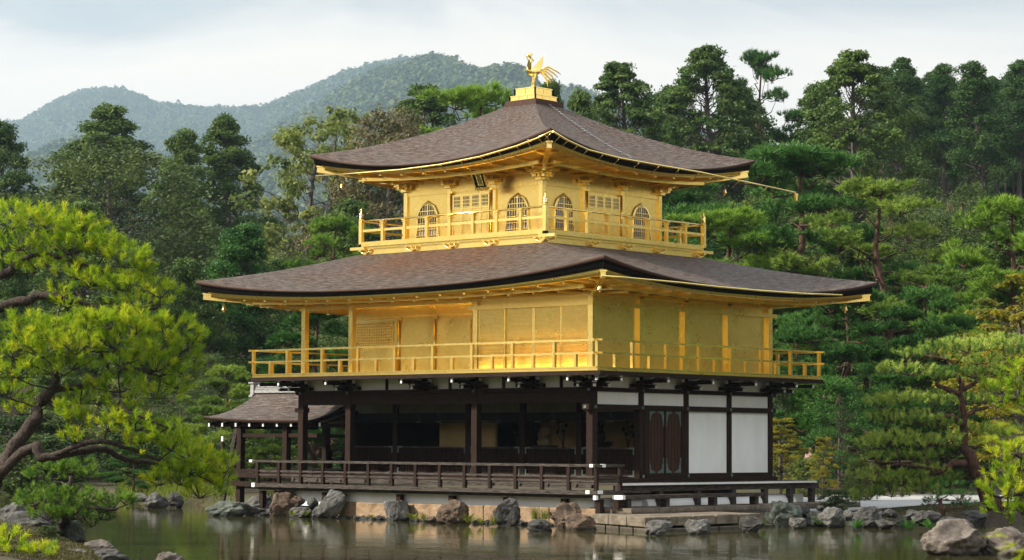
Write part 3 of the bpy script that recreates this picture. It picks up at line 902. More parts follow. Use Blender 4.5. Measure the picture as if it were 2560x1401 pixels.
    # hip rafters with squared noses
    for i in range(4):
        e = ept(i, -1, .17, -.24 - th); w = np.array([*Wc[i], zw - .12]); 
        d = np.array([e[0] - w[0], e[1] - w[1], 0]); d /= np.linalg.norm(d)
        mb = MB().bar(w, e - [0, 0, .02], .14, .17).bar(e - d * .45 + [0, 0, .035], e + d * .02 + [0, 0, .075], .20, .05)
        part(mb, 'hip_rafter', 'gold_bright', rf)
    return rf
def rust1(i, f, t):
    if i != 0: return .25 * max(0, t - .6) / .4
    return float(np.clip((t - .18) / .5, 0, 1) * np.clip((f - .12) / .22, 0, 1) * np.clip((.92 - f) / .22, 0, 1))
roof('lower_roof', -14.21, -2.41, 2.41, 10.89, -9.86, .32, -2.0, 8.14, 6.98, 7.74, .56, 2.5, .55, 1.5, .20, rust1, (X0, -.02, .02, Y1), 6.32, 1.9)
CX, CY = -5.93, 4.23
roof('upper_roof', CX - 4.95, CY - 4.95, CX + 4.95, CY + 4.95, CX - .64, CY - .64, CX + .64, CY + .64, 10.88, 12.46, .63, 2.15, .4, 1.5, .17, lambda i, f, t: .12, (CX - 2.79, CY - 2.79, CX + 2.79, CY + 2.79), 10.12, 1.75)
mb = MB()
for i, z in enumerate((12.42, 12.49, 12.56)):
    h = .66 - .012 * i
    mb.box((CX - h, CY - h, z), (CX + h, CY + h, z + .066))
part(mb, 'ridge_cap', 'lip')
pd = part(MB().box((CX - .53, CY - .53, 12.63), (CX + .53, CY + .53, 12.79)).box((CX - .42, CY - .42, 12.79), (CX + .42, CY + .42, 13.03)), 'roof_pedestal', 'gold_bright')
mb = MB()
for h, z0, z1, n in ((.53, 12.632, 12.788, 3), (.42, 12.794, 13.034, 2)):
    for sx, sy in ((1, 0), (-1, 0), (0, 1), (0, -1)):
        for i in range(n + 1):
            o = -h + 2 * h * i / n
            a = (CX + sx * h + (0 if sx else o), CY + sy * h + (0 if sy else o))
            mb.box((a[0] - .02, a[1] - .02, z0), (a[0] + .02, a[1] + .02, z1))
        for z in (z0 + .012, z1 - .012):
            if sx: mb.box((CX + sx * h - .018, CY - h, z - .015), (CX + sx * h + .018, CY + h, z + .015))
            else: mb.box((CX - h + .019, CY + sy * h - .017, z - .0145), (CX + h - .019, CY + sy * h + .017, z + .0145))
part(mb, 'panel_moulding', 'gold_bright', pd)

# ---- third storey
H3 = 2.79; Z3 = 8.10; T3 = 10.2
WX = [CX - H3, CX - .92, CX + .92, CX + H3]; WY = [CY - H3, CY - .92, CY + .92, CY + H3]
P3 = H3 + 1.0
bx('platform', 'gold', (CX - P3 + .06, CY - P3 + .06, 7.5), (CX + P3 - .06, CY + P3 - .06, 8.02))
mb = MB()
e = P3
mb.box((CX - e, CY - e, 7.60), (CX + e, CY + e, 7.74)).box((CX - e + .01, CY - e + .01, 7.93), (CX + e - .01, CY + e - .01, 8.0)).box((CX - e - .06, CY - e - .06, 8.0), (CX + e + .06, CY + e + .06, 8.085))
part(mb, 'platform_moulding', 'gold')
mb = MB()
for sx in (-1, 1):
    mb.bar((CX + sx * (e - .2), CY - e - .03, 7.95), (CX + sx * (e + .42), CY - e - .03, 7.95), .10, .09).bar((CX + sx * (e + .03), CY + e - .2, 7.951), (CX + sx * (e + .03), CY + e + .42, 7.951), .1, .09)
part(mb, 'platform_beam_end', 'gold_bright')
def hijiki(x, y, nx, ny):
    """small curved gilded bracket on the platform face"""
    n = np.array([nx, ny, 0.0]); t = np.array([-ny, nx, 0.0]); c = np.array([x, y, 0.0]); mb = MB()
    mb.bar(c + n * .05 + [0, 0, 7.765], c + n * .05 + t * .0 + [0, 0, 7.82], .14, .08, up=(nx, ny, .01))
    for s in (-1, 1):
        mb.tube([c + n * .05 + [0, 0, 7.80], c + n * .055 + t * s * .1 + [0, 0, 7.80], c + n * .055 + t * s * .19 + [0, 0, 7.835], c + n * .055 + t * s * .215 + [0, 0, 7.88]], [.026, .026, .024, .02], 6)
        mb.box(c + n * .05 + t * s * .21 - [.05, .05, 0] + [0, 0, 7.885], c + n * .05 + t * s * .21 + [.05, .05, 0] + [0, 0, 7.92])
    mb.box(c + n * .05 - [.05, .05, 0] + [0, 0, 7.885], c + n * .05 + [.05, .05, 0] + [0, 0, 7.921])
    part(mb, 'platform_bracket', 'gold_bright')
for i in range(5):
    f = -.86 + 1.72 * i / 4 if i not in (0, 4) else (-.97 if i == 0 else .97)
    hijiki(CX + f * (e - .06), CY - e + .05, 0, -1); hijiki(CX + e - .05, CY + f * (e - .06), 1, 0)
for f in (-.43,): pass
# railing with finial posts
r3 = part(MB().box((CX - e, CY - e - .045, 8.087), (CX + e, CY - e + .045, 8.15)), 'upper_railing', 'gold')
mb = MB().box((CX + e - .045, CY - e + .046, 8.087), (CX + e + .045, CY + e, 8.149)).box((CX - e - .045, CY - e + .046, 8.087), (CX - e + .045, CY + e, 8.149))
for s in (-1, 1):
    mb.tube([(CX - e, CY + s * e, 8.80), (CX + e, CY + s * e, 8.80)], .03, 8).tube([(CX + s * e, CY - e, 8.80), (CX + s * e, CY + e, 8.80)], .03, 8)
    mb.bar((CX - e, CY + s * e, 8.50), (CX + e, CY + s * e, 8.50), .05, .075).bar((CX + s * e, CY - e, 8.501), (CX + s * e, CY + e, 8.501), .05, .075)
part(mb, 'rail', 'gold_bright', r3)
def post3(x, y):
    mb = MB().box((x - .05, y - .05, 8.149), (x + .05, y + .05, 8.68)).box((x - .07, y - .07, 8.68), (x + .07, y + .07, 8.715)).box((x - .05, y - .05, 8.715), (x + .05, y + .05, 8.74)).box((x - .09, y - .09, 8.74), (x + .09, y + .09, 8.775))
    part(mb, 'railing_post', 'gold', r3)
for i in range(1, 8):
    o = -e + 2 * e * i / 8
    post3(CX + o, CY - e); post3(CX + e, CY + o)
    if i < 6: post3(CX - e, CY + o)
    post3(CX + o, CY + e)
for sx, sy in ((-1, -1), (1, -1), (1, 1), (-1, 1)):
    x, y = CX + sx * e, CY + sy * e
    mb = MB().box((x - .06, y - .06, 7.86), (x + .06, y + .06, 8.84))
    mb.tube([(x, y, 8.84), (x, y, 8.88), (x, y, 8.885), (x, y, 9.0), (x, y, 9.05), (x, y, 9.09), (x, y, 9.13), (x, y, 9.24)], [.075, .075, .06, .075, .07, .025, .03, .006], 12)
    part(mb, 'finial_post', 'gold_bright', r3)
# walls, columns, beams
for x in WX: col(x, WY[0], Z3, T3, .15, 'gold_bright')
for y in WY[1:]: col(WX[3], y, Z3, T3, .15, 'gold_bright')
col(WX[0], WY[3], Z3, T3, .15, 'gold_bright')
for i in range(3):
    bx('wall_panel', 'gold', (WX[i] + .075, WY[0] - .02, Z3), (WX[i + 1] - .075, WY[0] + .05, T3))
    bx('wall_panel', 'gold', (WX[3] - .05, WY[i] + .075, Z3), (WX[3] + .02, WY[i + 1] - .075, T3))
bx('wall_panel', 'gold', (WX[0] - .02, WY[0] + .08, Z3), (WX[0] + .05, WY[3] - .08, T3))
bx('wall_panel', 'gold', (WX[0] + .08, WY[3] - .05, Z3), (WX[3] - .08, WY[3] + .02, T3))
mb = MB()
for z0, z1, d in ((9.58, 9.71, .05), (9.98, 10.1, .07), (8.10, 8.2, .06)):
    mb.box((WX[0] - .1, WY[0] - d, z0), (WX[3] + d, WY[0] - .021, z1)).box((WX[3] + .021, WY[0] - d + .001, z0 + .001), (WX[3] + d, WY[3] + .1, z1 - .001))
part(mb, 'lintel', 'gold')
def onwall(side, c, pts2, z=None):
    """pts2: (offset along wall, height, distance off the wall face)"""
    if side == 0: return [(c + a, WY[0] - .02 - d, h) for a, h, d in pts2]
    return [(WX[3] + .02 + d, c + a, h) for a, h, d in pts2]
def ogee(w, h0, h1, n=14):
    """cusped bell outline, right half from the bottom to the point"""
    H = h1 - h0
    ctrl = [(1.0, 0), (.93, .2), (.875, .42), (.86, .55), (.90, .60), (.80, .70), (.70, .78), (.60, .84), (.52, .875), (.40, .905), (.28, .925), (.20, .945), (.10, .965), (0, 1.0)]
    return [(w * a, h0 + H * b) for a, b in ctrl]
def katomado(side, c):
    w, h0, h1 = .46, 8.2, 9.34
    half = ogee(w, h0, h1)
    out = half + [(-a, b) for a, b in half[::-1][1:]]
    pane = onwall(side, c, [(a, b, .004) for a, b in out])
    vec = (0, -.01, 0) if side == 0 else (.01, 0, 0)
    wn = part(MB().prism(pane, vec), 'arched_window', 'paper')
    mb = MB()
    def wid(h):
        hs = [b for a, b in half]; ws = [a for a, b in half]
        return float(np.interp(h, hs, ws))
    def top(a):
        return max([b for (x, b) in half if x >= abs(a)] + [h0])
    def barp(p, q, wd, dep):
        P, Q = onwall(side, c, [(*p, dep), (*q, dep)]); mb.bar(P, Q, wd, .022, up=(0, -1, .001) if side == 0 else (1, 0, .001))
    for i in range(9):
        a = -.40 + .8 * i / 8
        wmul = .045 if i == 4 else .020
        t_ = top(a)
        if t_ - h0 > .1: barp((a, h0), (a, t_), wmul, .028)
    for z in np.arange(h0 + .12, h1 - .06, .19):
        w_ = wid(z); barp((-w_, z), (w_, z), .024, .045)
    part(mb, 'lattice', 'gold_bright', wn)
    mb = MB()
    oh = ogee(w + .05, h0, h1 + .07); oo = oh + [(-a, b) for a, b in oh[::-1][1:]]
    n = len(out)
    vs = onwall(side, c, [(a, b, .004) for a, b in out]) + onwall(side, c, [(a, b, .06) for a, b in out]) + onwall(side, c, [(a, b, .045) for a, b in oo]) + onwall(side, c, [(a, b, .0) for a, b in oo])
    fs = []
    for k in range(3):
        for i in range(n - 1): fs.append((k * n + i, k * n + i + 1, (k + 1) * n + i + 1, (k + 1) * n + i))
    mb.add(vs, fs)
    part(mb, 'window_frame', 'gold_bright', wn)
def doors3(side, c):
    for k in range(4):
        a0 = -.76 + .38 * k; a1 = a0 + .375
        P = onwall(side, c, [(a0, 8.2, 0), (a1, 9.5, .05)])
        d = bx('panelled_door', 'gold', P[0], P[1])
        P = onwall(side, c, [(a0 + .05, 9.12, .0505), (a1 - .05, 9.43, .054)])
        part(MB().box(P[0], P[1]), 'door_opening', 'paper', d)
        mb = MB()
        for i in range(6):
            a = a0 + .05 + (a1 - a0 - .1) * i / 5
            P = onwall(side, c, [(a - .008, 9.11, .0545), (a + .008, 9.44, .066)]); mb.box(P[0], P[1])
        for z in (9.11, 9.215, 9.32, 9.44):
            P = onwall(side, c, [(a0 + .04, z - .009, .0665), (a1 - .04, z + .009, .072)]); mb.box(P[0], P[1])
        part(mb, 'lattice', 'gold_bright', d)
        mb = MB()
        for z0, z1 in ((8.2, 8.235), (8.60, 8.64), (8.70, 8.74), (8.97, 9.0), (9.05, 9.08), (9.46, 9.499)):
            P = onwall(side, c, [(a0 + .041, z0, .0505), (a1 - .041, z1, .068)]); mb.box(P[0], P[1])
        for a in (a0, a1 - .04):
            P = onwall(side, c, [(a, 8.201, .0505), (a + .04, 9.4985, .0685)]); mb.box(P[0], P[1])
        part(mb, 'door_frame', 'gold_bright', d)
    for a in (-.83, .83):
        mb = MB()
        P = onwall(side, c, [(a, 8.2, .07)])[0]; mb.tube([P, (P[0], P[1], 9.56)], .032, 8)
        P = onwall(side, c, [(a - .09, 9.55, .0), (a + .09, 9.62, .12)]); mb.box(P[0], P[1])
        part(mb, 'door_pivot', 'gold_bright')
for side, (m0, m1, m2) in ((0, (WX[0] + .935, CX, WX[3] - .935)), (1, (WY[0] + .935, CY, WY[3] - .935))):
    katomado(side, m0); katomado(side, m2); doors3(side, m1)
def bracket3(x, y, nx, ny):
    n = np.array([nx, ny, 0.0]); t = np.array([-ny, nx, 0.0]); c = np.array([x, y, 0.0]); mb = MB()
    def blk(p, z, s): mb.box(c + p - [s, s, 0] + [0, 0, z], c + p + [s, s, s * .9] + [0, 0, z])
    blk(n * .02, 9.72, .11)
    mb.bar(c + n * .05 - t * .30 + [0, 0, 9.84], c + n * .05 + t * .30 + [0, 0, 9.84], .08, .08); mb.bar(c + [0, 0, 9.842], c + n * .36 + [0, 0, 9.842], .08, .078)
    for f in (-.28, 0, .28): blk(n * .05 + t * f, 9.885, .06)
    blk(n * .33, 9.885, .065)
    mb.bar(c + n * .33 - t * .28 + [0, 0, 9.985], c + n * .33 + t * .28 + [0, 0, 9.985], .075, .07); mb.bar(c + [0, 0, 9.983], c + n * .62 + [0, 0, 9.983], .075, .068)
    for f in (-.26, .26): blk(n * .33 + t * f, 10.02, .055)
    part(mb, 'eave_bracket', 'gold_bright')
for x in WX: bracket3(x, WY[0] - .05, 0, -1)
for y in WY: bracket3(WX[3] + .05, y, 1, 0)
bracket3(WX[3], WY[0], .7071, -.7071); bracket3(WX[0], WY[0], -.7071, -.7071); bracket3(WX[3], WY[3], .7071, .7071)

# ---- gilded rain gutters
g1 = [plane(U, V, 1, CY - 5.08) for U, V in ((790, 441), (900, 433), (1000, 425), (1100, 412), (1200, 392), (1290, 366), (1345, 345), (1378, 329))]
g2 = [plane(U, V, 0, CX + 5.08) for U, V in ((1382, 329), (1420, 352), (1470, 375), (1550, 396), (1650, 414), (1750, 431), (1850, 452), (1988, 482))]
g3 = [plane(U, V, 0, 2.52) for U, V in ((1503, 690), (1560, 694), (1700, 707), (1800, 718), (1900, 727), (2000, 734), (2105, 738))]
for g in (g1, g2, g3):
    gt = part(MB().tube(g, .027, 8), 'rain_gutter', 'gold_bright')
    mb = MB()
    if g is not g3:
        for a, b in zip(g[:-1], g[1:]):
            for f in (0, .5):
                p_ = a * (1 - f) + b * f; o = np.array([0, .3, -.02]) if g is g1 else np.array([-.3, 0, -.02])
                part(MB().tube([p_, p_ + o + [0, 0, -.18]], .010, 5), 'gutter_hook', 'gold_bright', gt)
e_ = g2[-1]
part(MB().prism([e_ + [0.02, -.12, -.03], e_ + [.02, .06, -.03], e_ + [.02, -.0, -.28], e_ + [.02, -.06, -.28]], (.06, 0, 0)), 'gutter_spout', 'gold_bright')
# ------------------------------------------------------------------ fishing porch on the west side (part of the pavilion)
AY, AX0 = 2.7, -17.25             # ridge line, ridge end
def annex():
    rows = []
    y_f, y_b = .35, AY + (AY - .35)
    NX = 24
    xs = np.linspace(0, 1, NX + 1)
    vs, fs, uv = [], [], []
    for side in (-1, 1):
        n0 = len(vs)
        for t in np.linspace(0, 1, 13):
            for u in xs:
                xe = -17.0 + (-11.9 + 17.0) * u          # eave line
                xr = AX0 + .35 + (-11.9 - AX0 - .35) * u
                x = xe * (1 - t) + xr * t
                y = AY + side * (AY - y_f) * (1 - t)
                z = 2.63 + (3.60 - 2.63) * (.35 * t + .65 * t * t) + .13 * (1 - u) ** 3 * (1 - t) ** 2
                vs.append((x, y, z)); uv.append((x + 40 + side * 9, t * 2.6))
        fs += [(n0 + a * 25 + b, n0 + a * 25 + b + 1, n0 + (a + 1) * 25 + b + 1, n0 + (a + 1) * 25 + b) for a in range(12) for b in range(24)]
    mb = MB(); mb.add(vs, fs, True)
    rf = part(mb, 'porch_roof', 'roof', uv=uv)
    front = vs[:25]; back = vs[13 * 25:13 * 25 + 25]
    mb = MB()
    for ed, sg in ((front, 1), (back, -1)):
        mb.grid([[np.array(p) for p in ed], [np.array(p) + [0, .02 * sg, -.07] for p in ed], [np.array(p) + [0, .12 * sg, -.10] for p in ed], [np.array(p) + [0, .5 * sg, .02] for p in ed]])
    # gable end: edge thickness and infill
    ge = [vs[i * 25] for i in range(13)] + [vs[13 * 25 + i * 25] for i in range(12, -1, -1)]
    mb.grid([[np.array(p) for p in ge], [np.array(p) + [.03, 0, -.10] for p in ge], [np.array(p) + [.4, 0, -.10] for p in ge]])
    part(mb, 'roof_lip', 'lip', rf)
    mb = MB().box((AX0 + .3, AY - .13, 3.58), (-11.9, AY + .13, 3.66))
    for i in range(4): mb.box((AX0 + .28, AY - .11 + .012 * i, 3.665 + i * .05), (-11.9, AY + .11 - .012 * i, 3.70 + i * .05))
    part(mb, 'ridge_tiles', M['ridge'], rf)
    end = part(MB().box((AX0 + .12, AY - .15, 3.50), (AX0 + .275, AY + .15, 3.93)).box((AX0 + .05, AY - .19, 3.90), (AX0 + .3, AY + .19, 3.95)).box((AX0 + .1, AY - .2, 3.45), (AX0 + .27, AY + .2, 3.52)), 'ridge_end_tile', M['ridge'], rf)
    for i in range(9):
        x = -16.8 + i * .66
        part(MB().bar((x, y_f + .12, 2.50), (x, AY, 3.05), .07, .08), 'rafter', 'wood', rf)
        part(MB().box((x - .035, y_f + .095, 2.43), (x + .035, y_f + .118, 2.545)), 'white_beam_end', 'white_paint', rf)
    mb = MB().bar((-16.9, .75, 2.50), (-11.95, .75, 2.50), .14, .14).bar((-16.9, 4.6, 2.50), (-11.95, 4.6, 2.50), .14, .14)
    mb.bar((-16.0, .75, 2.15), (-11.9, .75, 2.15), .09, .12).bar((-16.0, 4.6, 2.15), (-11.9, 4.6, 2.15), .09, .12).bar((-16.0, .75, 2.42), (-16, 4.6, 2.42), .12, .12)
    part(mb, 'porch_beam', 'wood_h')
    for x, y, z0 in ((-15.55, .75, -.1), (-13.35, .75, .8), (-15.55, 4.6, -.6), (-13.35, 4.6, .8)):
        bx('porch_post', 'wood', (x - .1, y - .1, z0), (x + .1, y + .1, 2.44))
    part(MB().bar((-16.25, .55, -.3), (-15.72, .72, 2.4), .13, .13), 'brace_post', 'grey_wood')
    mb = MB().box((-16.0, .6, .95), (-12, 4.8, 1.05)).box((-15.7, .56, .78), (-12, .595, .945)).box((-15.75, .52, .50), (-12.2, .59, .66))
    part(mb, 'porch_floor', 'wood_h')
    mb = MB()
    for x in (-15.95, -15.9):
        pass
    for p_ in ((-16.35, .6, 1.95), (-16.1, .6, .45)): bx('white_beam_end', 'white_paint', (p_[0], p_[1], p_[2]), (p_[0] + .09, p_[1] + .06, p_[2] + .16))
    rl = part(MB().bar((-15.5, 4.7, 1.66), (-11.9, 4.7, 1.66), .07, .07), 'porch_railing', 'grey_wood')
    mb = MB()
    for z in (1.42, 1.28): mb.bar((-15.5, 4.7, z), (-11.9, 4.7, z), .04, .04)
    part(mb, 'rail', 'grey_wood', rl)
    for i in range(7):
        x = -15.4 + i * .58
        part(MB().box((x - .04, 4.66, 1.05), (x + .04, 4.74, 1.62)), 'railing_post', 'wood', rl)
M['ridge'] = surf('ridge_tile', (.16, .16, .165), (.42, .42, .42), (1, 1, 12), 5, .7, bs=.2)
annex()

# ------------------------------------------------------------------ things on and in the pavilion
def finish(root):
    return root
# phoenix on the roof
ph = thing('phoenix_statue', (CX, CY, 13.03), 'gilded phoenix statue with raised wings on top of the roof', 'statue')
L = -RT * .80 + FH * -.25                    # facing: left, slightly to the viewer
fx = L / np.linalg.norm(L); sd_ = np.cross([0, 0, 1], fx)
def pp(f, s, z): return np.array([CX, CY, 13.03]) + fx * f + sd_ * s + np.array([0, 0, z])
mb = MB()
mb.tube([pp(-.30, 0, .62), pp(-.15, 0, .58), pp(0, 0, .54), pp(.12, 0, .56), pp(.19, 0, .66), pp(.16, 0, .78), pp(.09, 0, .88), pp(.09, 0, .98), pp(.13, 0, 1.06), pp(.20, 0, 1.07), pp(.26, 0, 1.04)],
        [.03, .09, .145, .14, .085, .05, .038, .036, .055, .045, .006], 12)
part(mb, 'body', 'gold_bright', ph)
mb = MB()
for i, (a, z) in enumerate(((.10, 1.16), (.15, 1.15), (.06, 1.12), (.19, 1.12))): mb.tube([pp(.11, 0, 1.06), pp(a, 0, z)], [.03, .022], 6)
mb.tube([pp(.07, 0, .97), pp(.02, 0, .93), pp(.03, 0, .88)], [.02, .03, .012], 6); mb.tube([pp(.21, 0, 1.05), pp(.21, 0, .98)], [.02, .012], 6)
part(mb, 'crest', 'gold_bright', ph)
for s in (-1, 1):
    mb = MB()
    if s < 0: pts = [(.10, .08, .60), (-.12, .10, .58), (-.30, .16, .68), (-.37, .22, .90), (-.40, .26, 1.13), (-.30, .24, 1.02), (-.16, .18, .86), (.0, .12, .70)]
    else: pts = [(.13, .08, .60), (.24, .12, .60), (.29, .18, .74), (.27, .22, .86), (.36, .26, 1.02), (.22, .20, .90), (.14, .15, .76)]
    # wings rise to either side of the body
    mb.prism([pp(a, s * b, z) for a, b, z in pts], sd_ * s * .035)
    for k in range(1, 5):
        if s < 0: mb.tube([pp(-.02 - .05 * k, -.135 - .01 * k, .62 + .02 * k), pp(-.24 - .03 * k, -.215 - .01 * k, .80 + .06 * k)], [.014, .008], 5)
    part(mb, 'wing', 'gold_bright', ph)
mb = MB()
for k in range(9):
    a = k / 8; z1 = .62 - .42 * a; x1 = -.88 + .45 * a; s0 = (-1) ** k * .03
    mb.tube([pp(-.22, s0, .62 - .05 * a), pp(-.45 + .12 * a, s0 * 2, .74 - .30 * a), pp(-.72 + .30 * a, s0 * 3, .60 - .32 * a), pp(x1, s0 * 3, z1 - .12)], [.03, .034, .028, .004], 6)
part(mb, 'tail', 'gold_bright', ph)
for s in (-1, 1):
    mb = MB().tube([pp(.0, s * .07, .50), pp(-.01, s * .075, .34), pp(.03, s * .075, .20), pp(.02, s * .075, .08)], [.065, .04, .022, .022], 8)
    for t_ in (-.5, 0, .5): mb.tube([pp(.02, s * .075, .085), pp(.10, s * .075 + t_ * .06, .07)], [.02, .008], 5)
    part(mb, 'leg', 'gold_bright', ph)
mb = MB().tube([(CX, CY, 13.03), (CX, CY, 13.06), (CX, CY, 13.10), (CX, CY, 13.125)], [.24, .23, .17, .05], 18)
part(mb, 'base', 'gold_bright', ph)

# name plaque under the upper eave
def text_mesh(name, body, size, ext, mat, parent, M4):
    cu = bpy.data.curves.new(name, 'FONT'); cu.body = body; cu.size = size; cu.extrude = ext
    cu.align_x = 'CENTER'; cu.align_y = 'CENTER'; cu.space_line = .86
    o = bpy.data.objects.new(name, cu); S.collection.objects.link(o)
    bpy.context.view_layer.update()
    me = bpy.data.meshes.new_from_object(o.evaluated_get(bpy.context.evaluated_depsgraph_get()))
    bpy.data.objects.remove(o); me.transform(M4)
    o = link_mesh(name, me, mat, parent)
    KIDS.setdefault(parent.name, []).append(o)
    return o
PQ = np.array([-5.0, .72, 9.86])
pq = thing('name_plaque', PQ, 'black and gold name plaque hanging tilted under the upper eave', 'plaque')
ax = np.array([1.0, 0, 0]); tv = np.array([0, -.42, .907]); nrm_ = np.cross(ax, tv) * 1.0   # outward, tilted down
if nrm_[1] > 0: nrm_ = -nrm_
def q3(a, b, d): return PQ + ax * a + tv * b + nrm_ * d
def slab(a0, b0, a1, b1, d0, d1): 
    return MB().prism([q3(a0, b0, d0), q3(a1, b0, d0), q3(a1, b1, d0), q3(a0, b1, d0)], nrm_ * (d1 - d0))
part(slab(-.21, -.29, .21, .29, 0, .03), 'board', 'black', pq)
part(slab(-.12, -.25, .12, .25, .031, .036), 'gold_field', 'gold_bright', pq)
mb = MB()
for a0, b0, a1, b1 in ((-.25, -.33, -.21, .33), (.21, -.33, .25, .33), (-.21, .29, .21, .33), (-.21, -.33, .21, -.29)):
    mb.prism([q3(a0, b0, -.005), q3(a1, b0, -.005), q3(a1, b1, -.005), q3(a0, b1, -.005)], nrm_ * .055)
for i in range(7):
    a = -.24 + .08 * i
    mb.tube([q3(a, .345, .0), q3(a, .345, .05)], .035, 8); mb.tube([q3(a, -.345 - .03 * (i % 2), .0), q3(a, -.345 - .03 * (i % 2), .05)], .035, 8)
part(mb, 'frame', 'gold_bright', pq)
o = Vector(q3(0, 0, .037) - PQ)
M4 = Matrix(((ax[0], tv[0], nrm_[0], o[0]), (ax[1], tv[1], nrm_[1], o[1]), (ax[2], tv[2], nrm_[2], o[2]), (0, 0, 0, 1)))
text_mesh('lettering', "究\n竟\n頂", .17, .004, M['ink'], pq, M4)

# wind bells at the eave corners
def bell_proto():
    b = thing('wind_bell', (0, 0, 0), 'x', 'bell', 'gilded wind bells under the roof corners')
    part(MB().tube([(0, 0, 0), (0, 0, -.10), (0, 0, -.12), (0, 0, -.18), (0, 0, -.25), (0, 0, -.265)], [.008, .008, .045, .055, .075, .085], 12), 'bell_body', 'gold_bright', b)
    part(MB().tube([(0, 0, -.26), (0, 0, -.31), (0, 0, -.35)], [.006, .03, .012], 8), 'clapper', 'gold_bright', b)
    return b
b0 = bell_proto()
bells = [((-13.62, -1.75, 6.33), 'golden wind bell below the pond-side tip of the long lower roof', 1),
         ((1.76, -1.80, 6.36), 'pale gold wind bell hanging at the near corner of the lower roof', 1),
         ((1.72, 10.15, 6.36), 'gold wind bell below the lower roof tip beside the garden pines', 1.05),
         ((CX - 4.25, CY - 4.2, 10.10), 'small golden wind bell below the left tip of the upper roof', .9),
         ((CX + 4.28, CY + 4.25, 10.05), 'small golden wind bell below the garden-side tip of the upper roof', .9),
         ((CX + 4.05, CY - 4.15, 10.12), 'pale golden wind bell at the near corner of the upper roof', .8)]
for i, (p_, lb, sc) in enumerate(bells):
    o = b0 if i == 0 else copy_tree(b0)
    o.location = p_; o.scale = (sc,) * 3; o['label'] = lb

# chain lying on the upper roof
cp = [plane(U, V, 0, 0) for U, V in ((0, 0),)]
mb = MB()
def roof_pt(y_frac, t):
    ex = CX + 4.95; 
    x = (CX + 4.95) * (1 - t) + (CX + .64) * t
    f = y_frac; y = ((CY - 4.95) + 9.9 * f) * (1 - t) + ((CY - .64) + 1.28 * f) * t
    u = 2 * f - 1
    z = 10.88 + 1.58 * (.4 * t + .6 * t * t) - .63 * (1 - abs(u) ** 2.15) * (1 - t) ** 1.5
    return np.array([x + .02, y, z + .035])
n = 58
pts = [roof_pt(.455 - .045 * i / n, 1.0 - .93 * i / n) for i in range(n + 1)]
for i in range(n):
    a, b = pts[i], pts[i + 1]; m_ = (a + b) / 2; d_ = b - a
    s_ = np.cross(d_, [0, 0, 1]); s_ /= np.linalg.norm(s_)
    w_ = .022
    loop = [a - d_ * .12, a + d_ * .2 + s_ * w_, b - d_ * .2 + s_ * w_, b + d_ * .12, b - d_ * .2 - s_ * w_, a + d_ * .2 - s_ * w_, a - d_ * .12]
    if i % 2: loop = [q_ + np.array([0, 0, .02]) * 1 for q_ in loop]
    mb.tube(loop, .008, 5, cap=False)
tag(mb.build('roof_chain', M['steel'], loc=tuple(pts[0])), 'steel chain lying down the slope of the upper roof', 'chain')

# statues and flowers in the dim room
def skin_body(name, joints, edges, mat, parent=None, sub=2):
    me = bpy.data.meshes.new(name)
    L = rootloc(parent) if parent else Vector()
    me.from_pydata([Vector(j[0]) - L for j in joints], edges, [])
    o = bpy.data.objects.new(name, me); S.collection.objects.link(o)
    md = o.modifiers.new('skin', 'SKIN'); md.use_smooth_shade = True
    for v, j in zip(me.skin_vertices[0].data, joints):
        v.radius = (j[1], j[1]) if not isinstance(j[1], tuple) else j[1]
    me.skin_vertices[0].data[0].use_root = True
    sb = o.modifiers.new('sub', 'SUBSURF'); sb.levels = sb.render_levels = sub
    bpy.context.view_layer.update()
    m2 = bpy.data.meshes.new_from_object(o.evaluated_get(bpy.context.evaluated_depsgraph_get()))
    bpy.data.objects.remove(o)
    m2.materials.clear()
    for p_ in m2.polygons: p_.use_smooth = True
    r = link_mesh(name, m2, M[mat] if isinstance(mat, str) else mat, parent)
    if parent: KIDS.setdefault(parent.name, []).append(r)
    return r
M['robe'] = surf('faded_robe', (.20, .15, .08), (.38, .30, .17), ns=5, rough=.8, bs=.1)
M['statue_dark'] = surf('dark_statue', (.02, .015, .010), (.05, .035, .02), ns=5, rough=.6, bs=.1)
M['statue_red'] = surf('dark_red_robe', (.06, .02, .012), (.11, .04, .02), ns=5, rough=.7, bs=.1)
M['statue_skin'] = surf('painted_wood_skin', (.38, .26, .12), (.46, .33, .16), ns=4, rough=.6, bs=0)
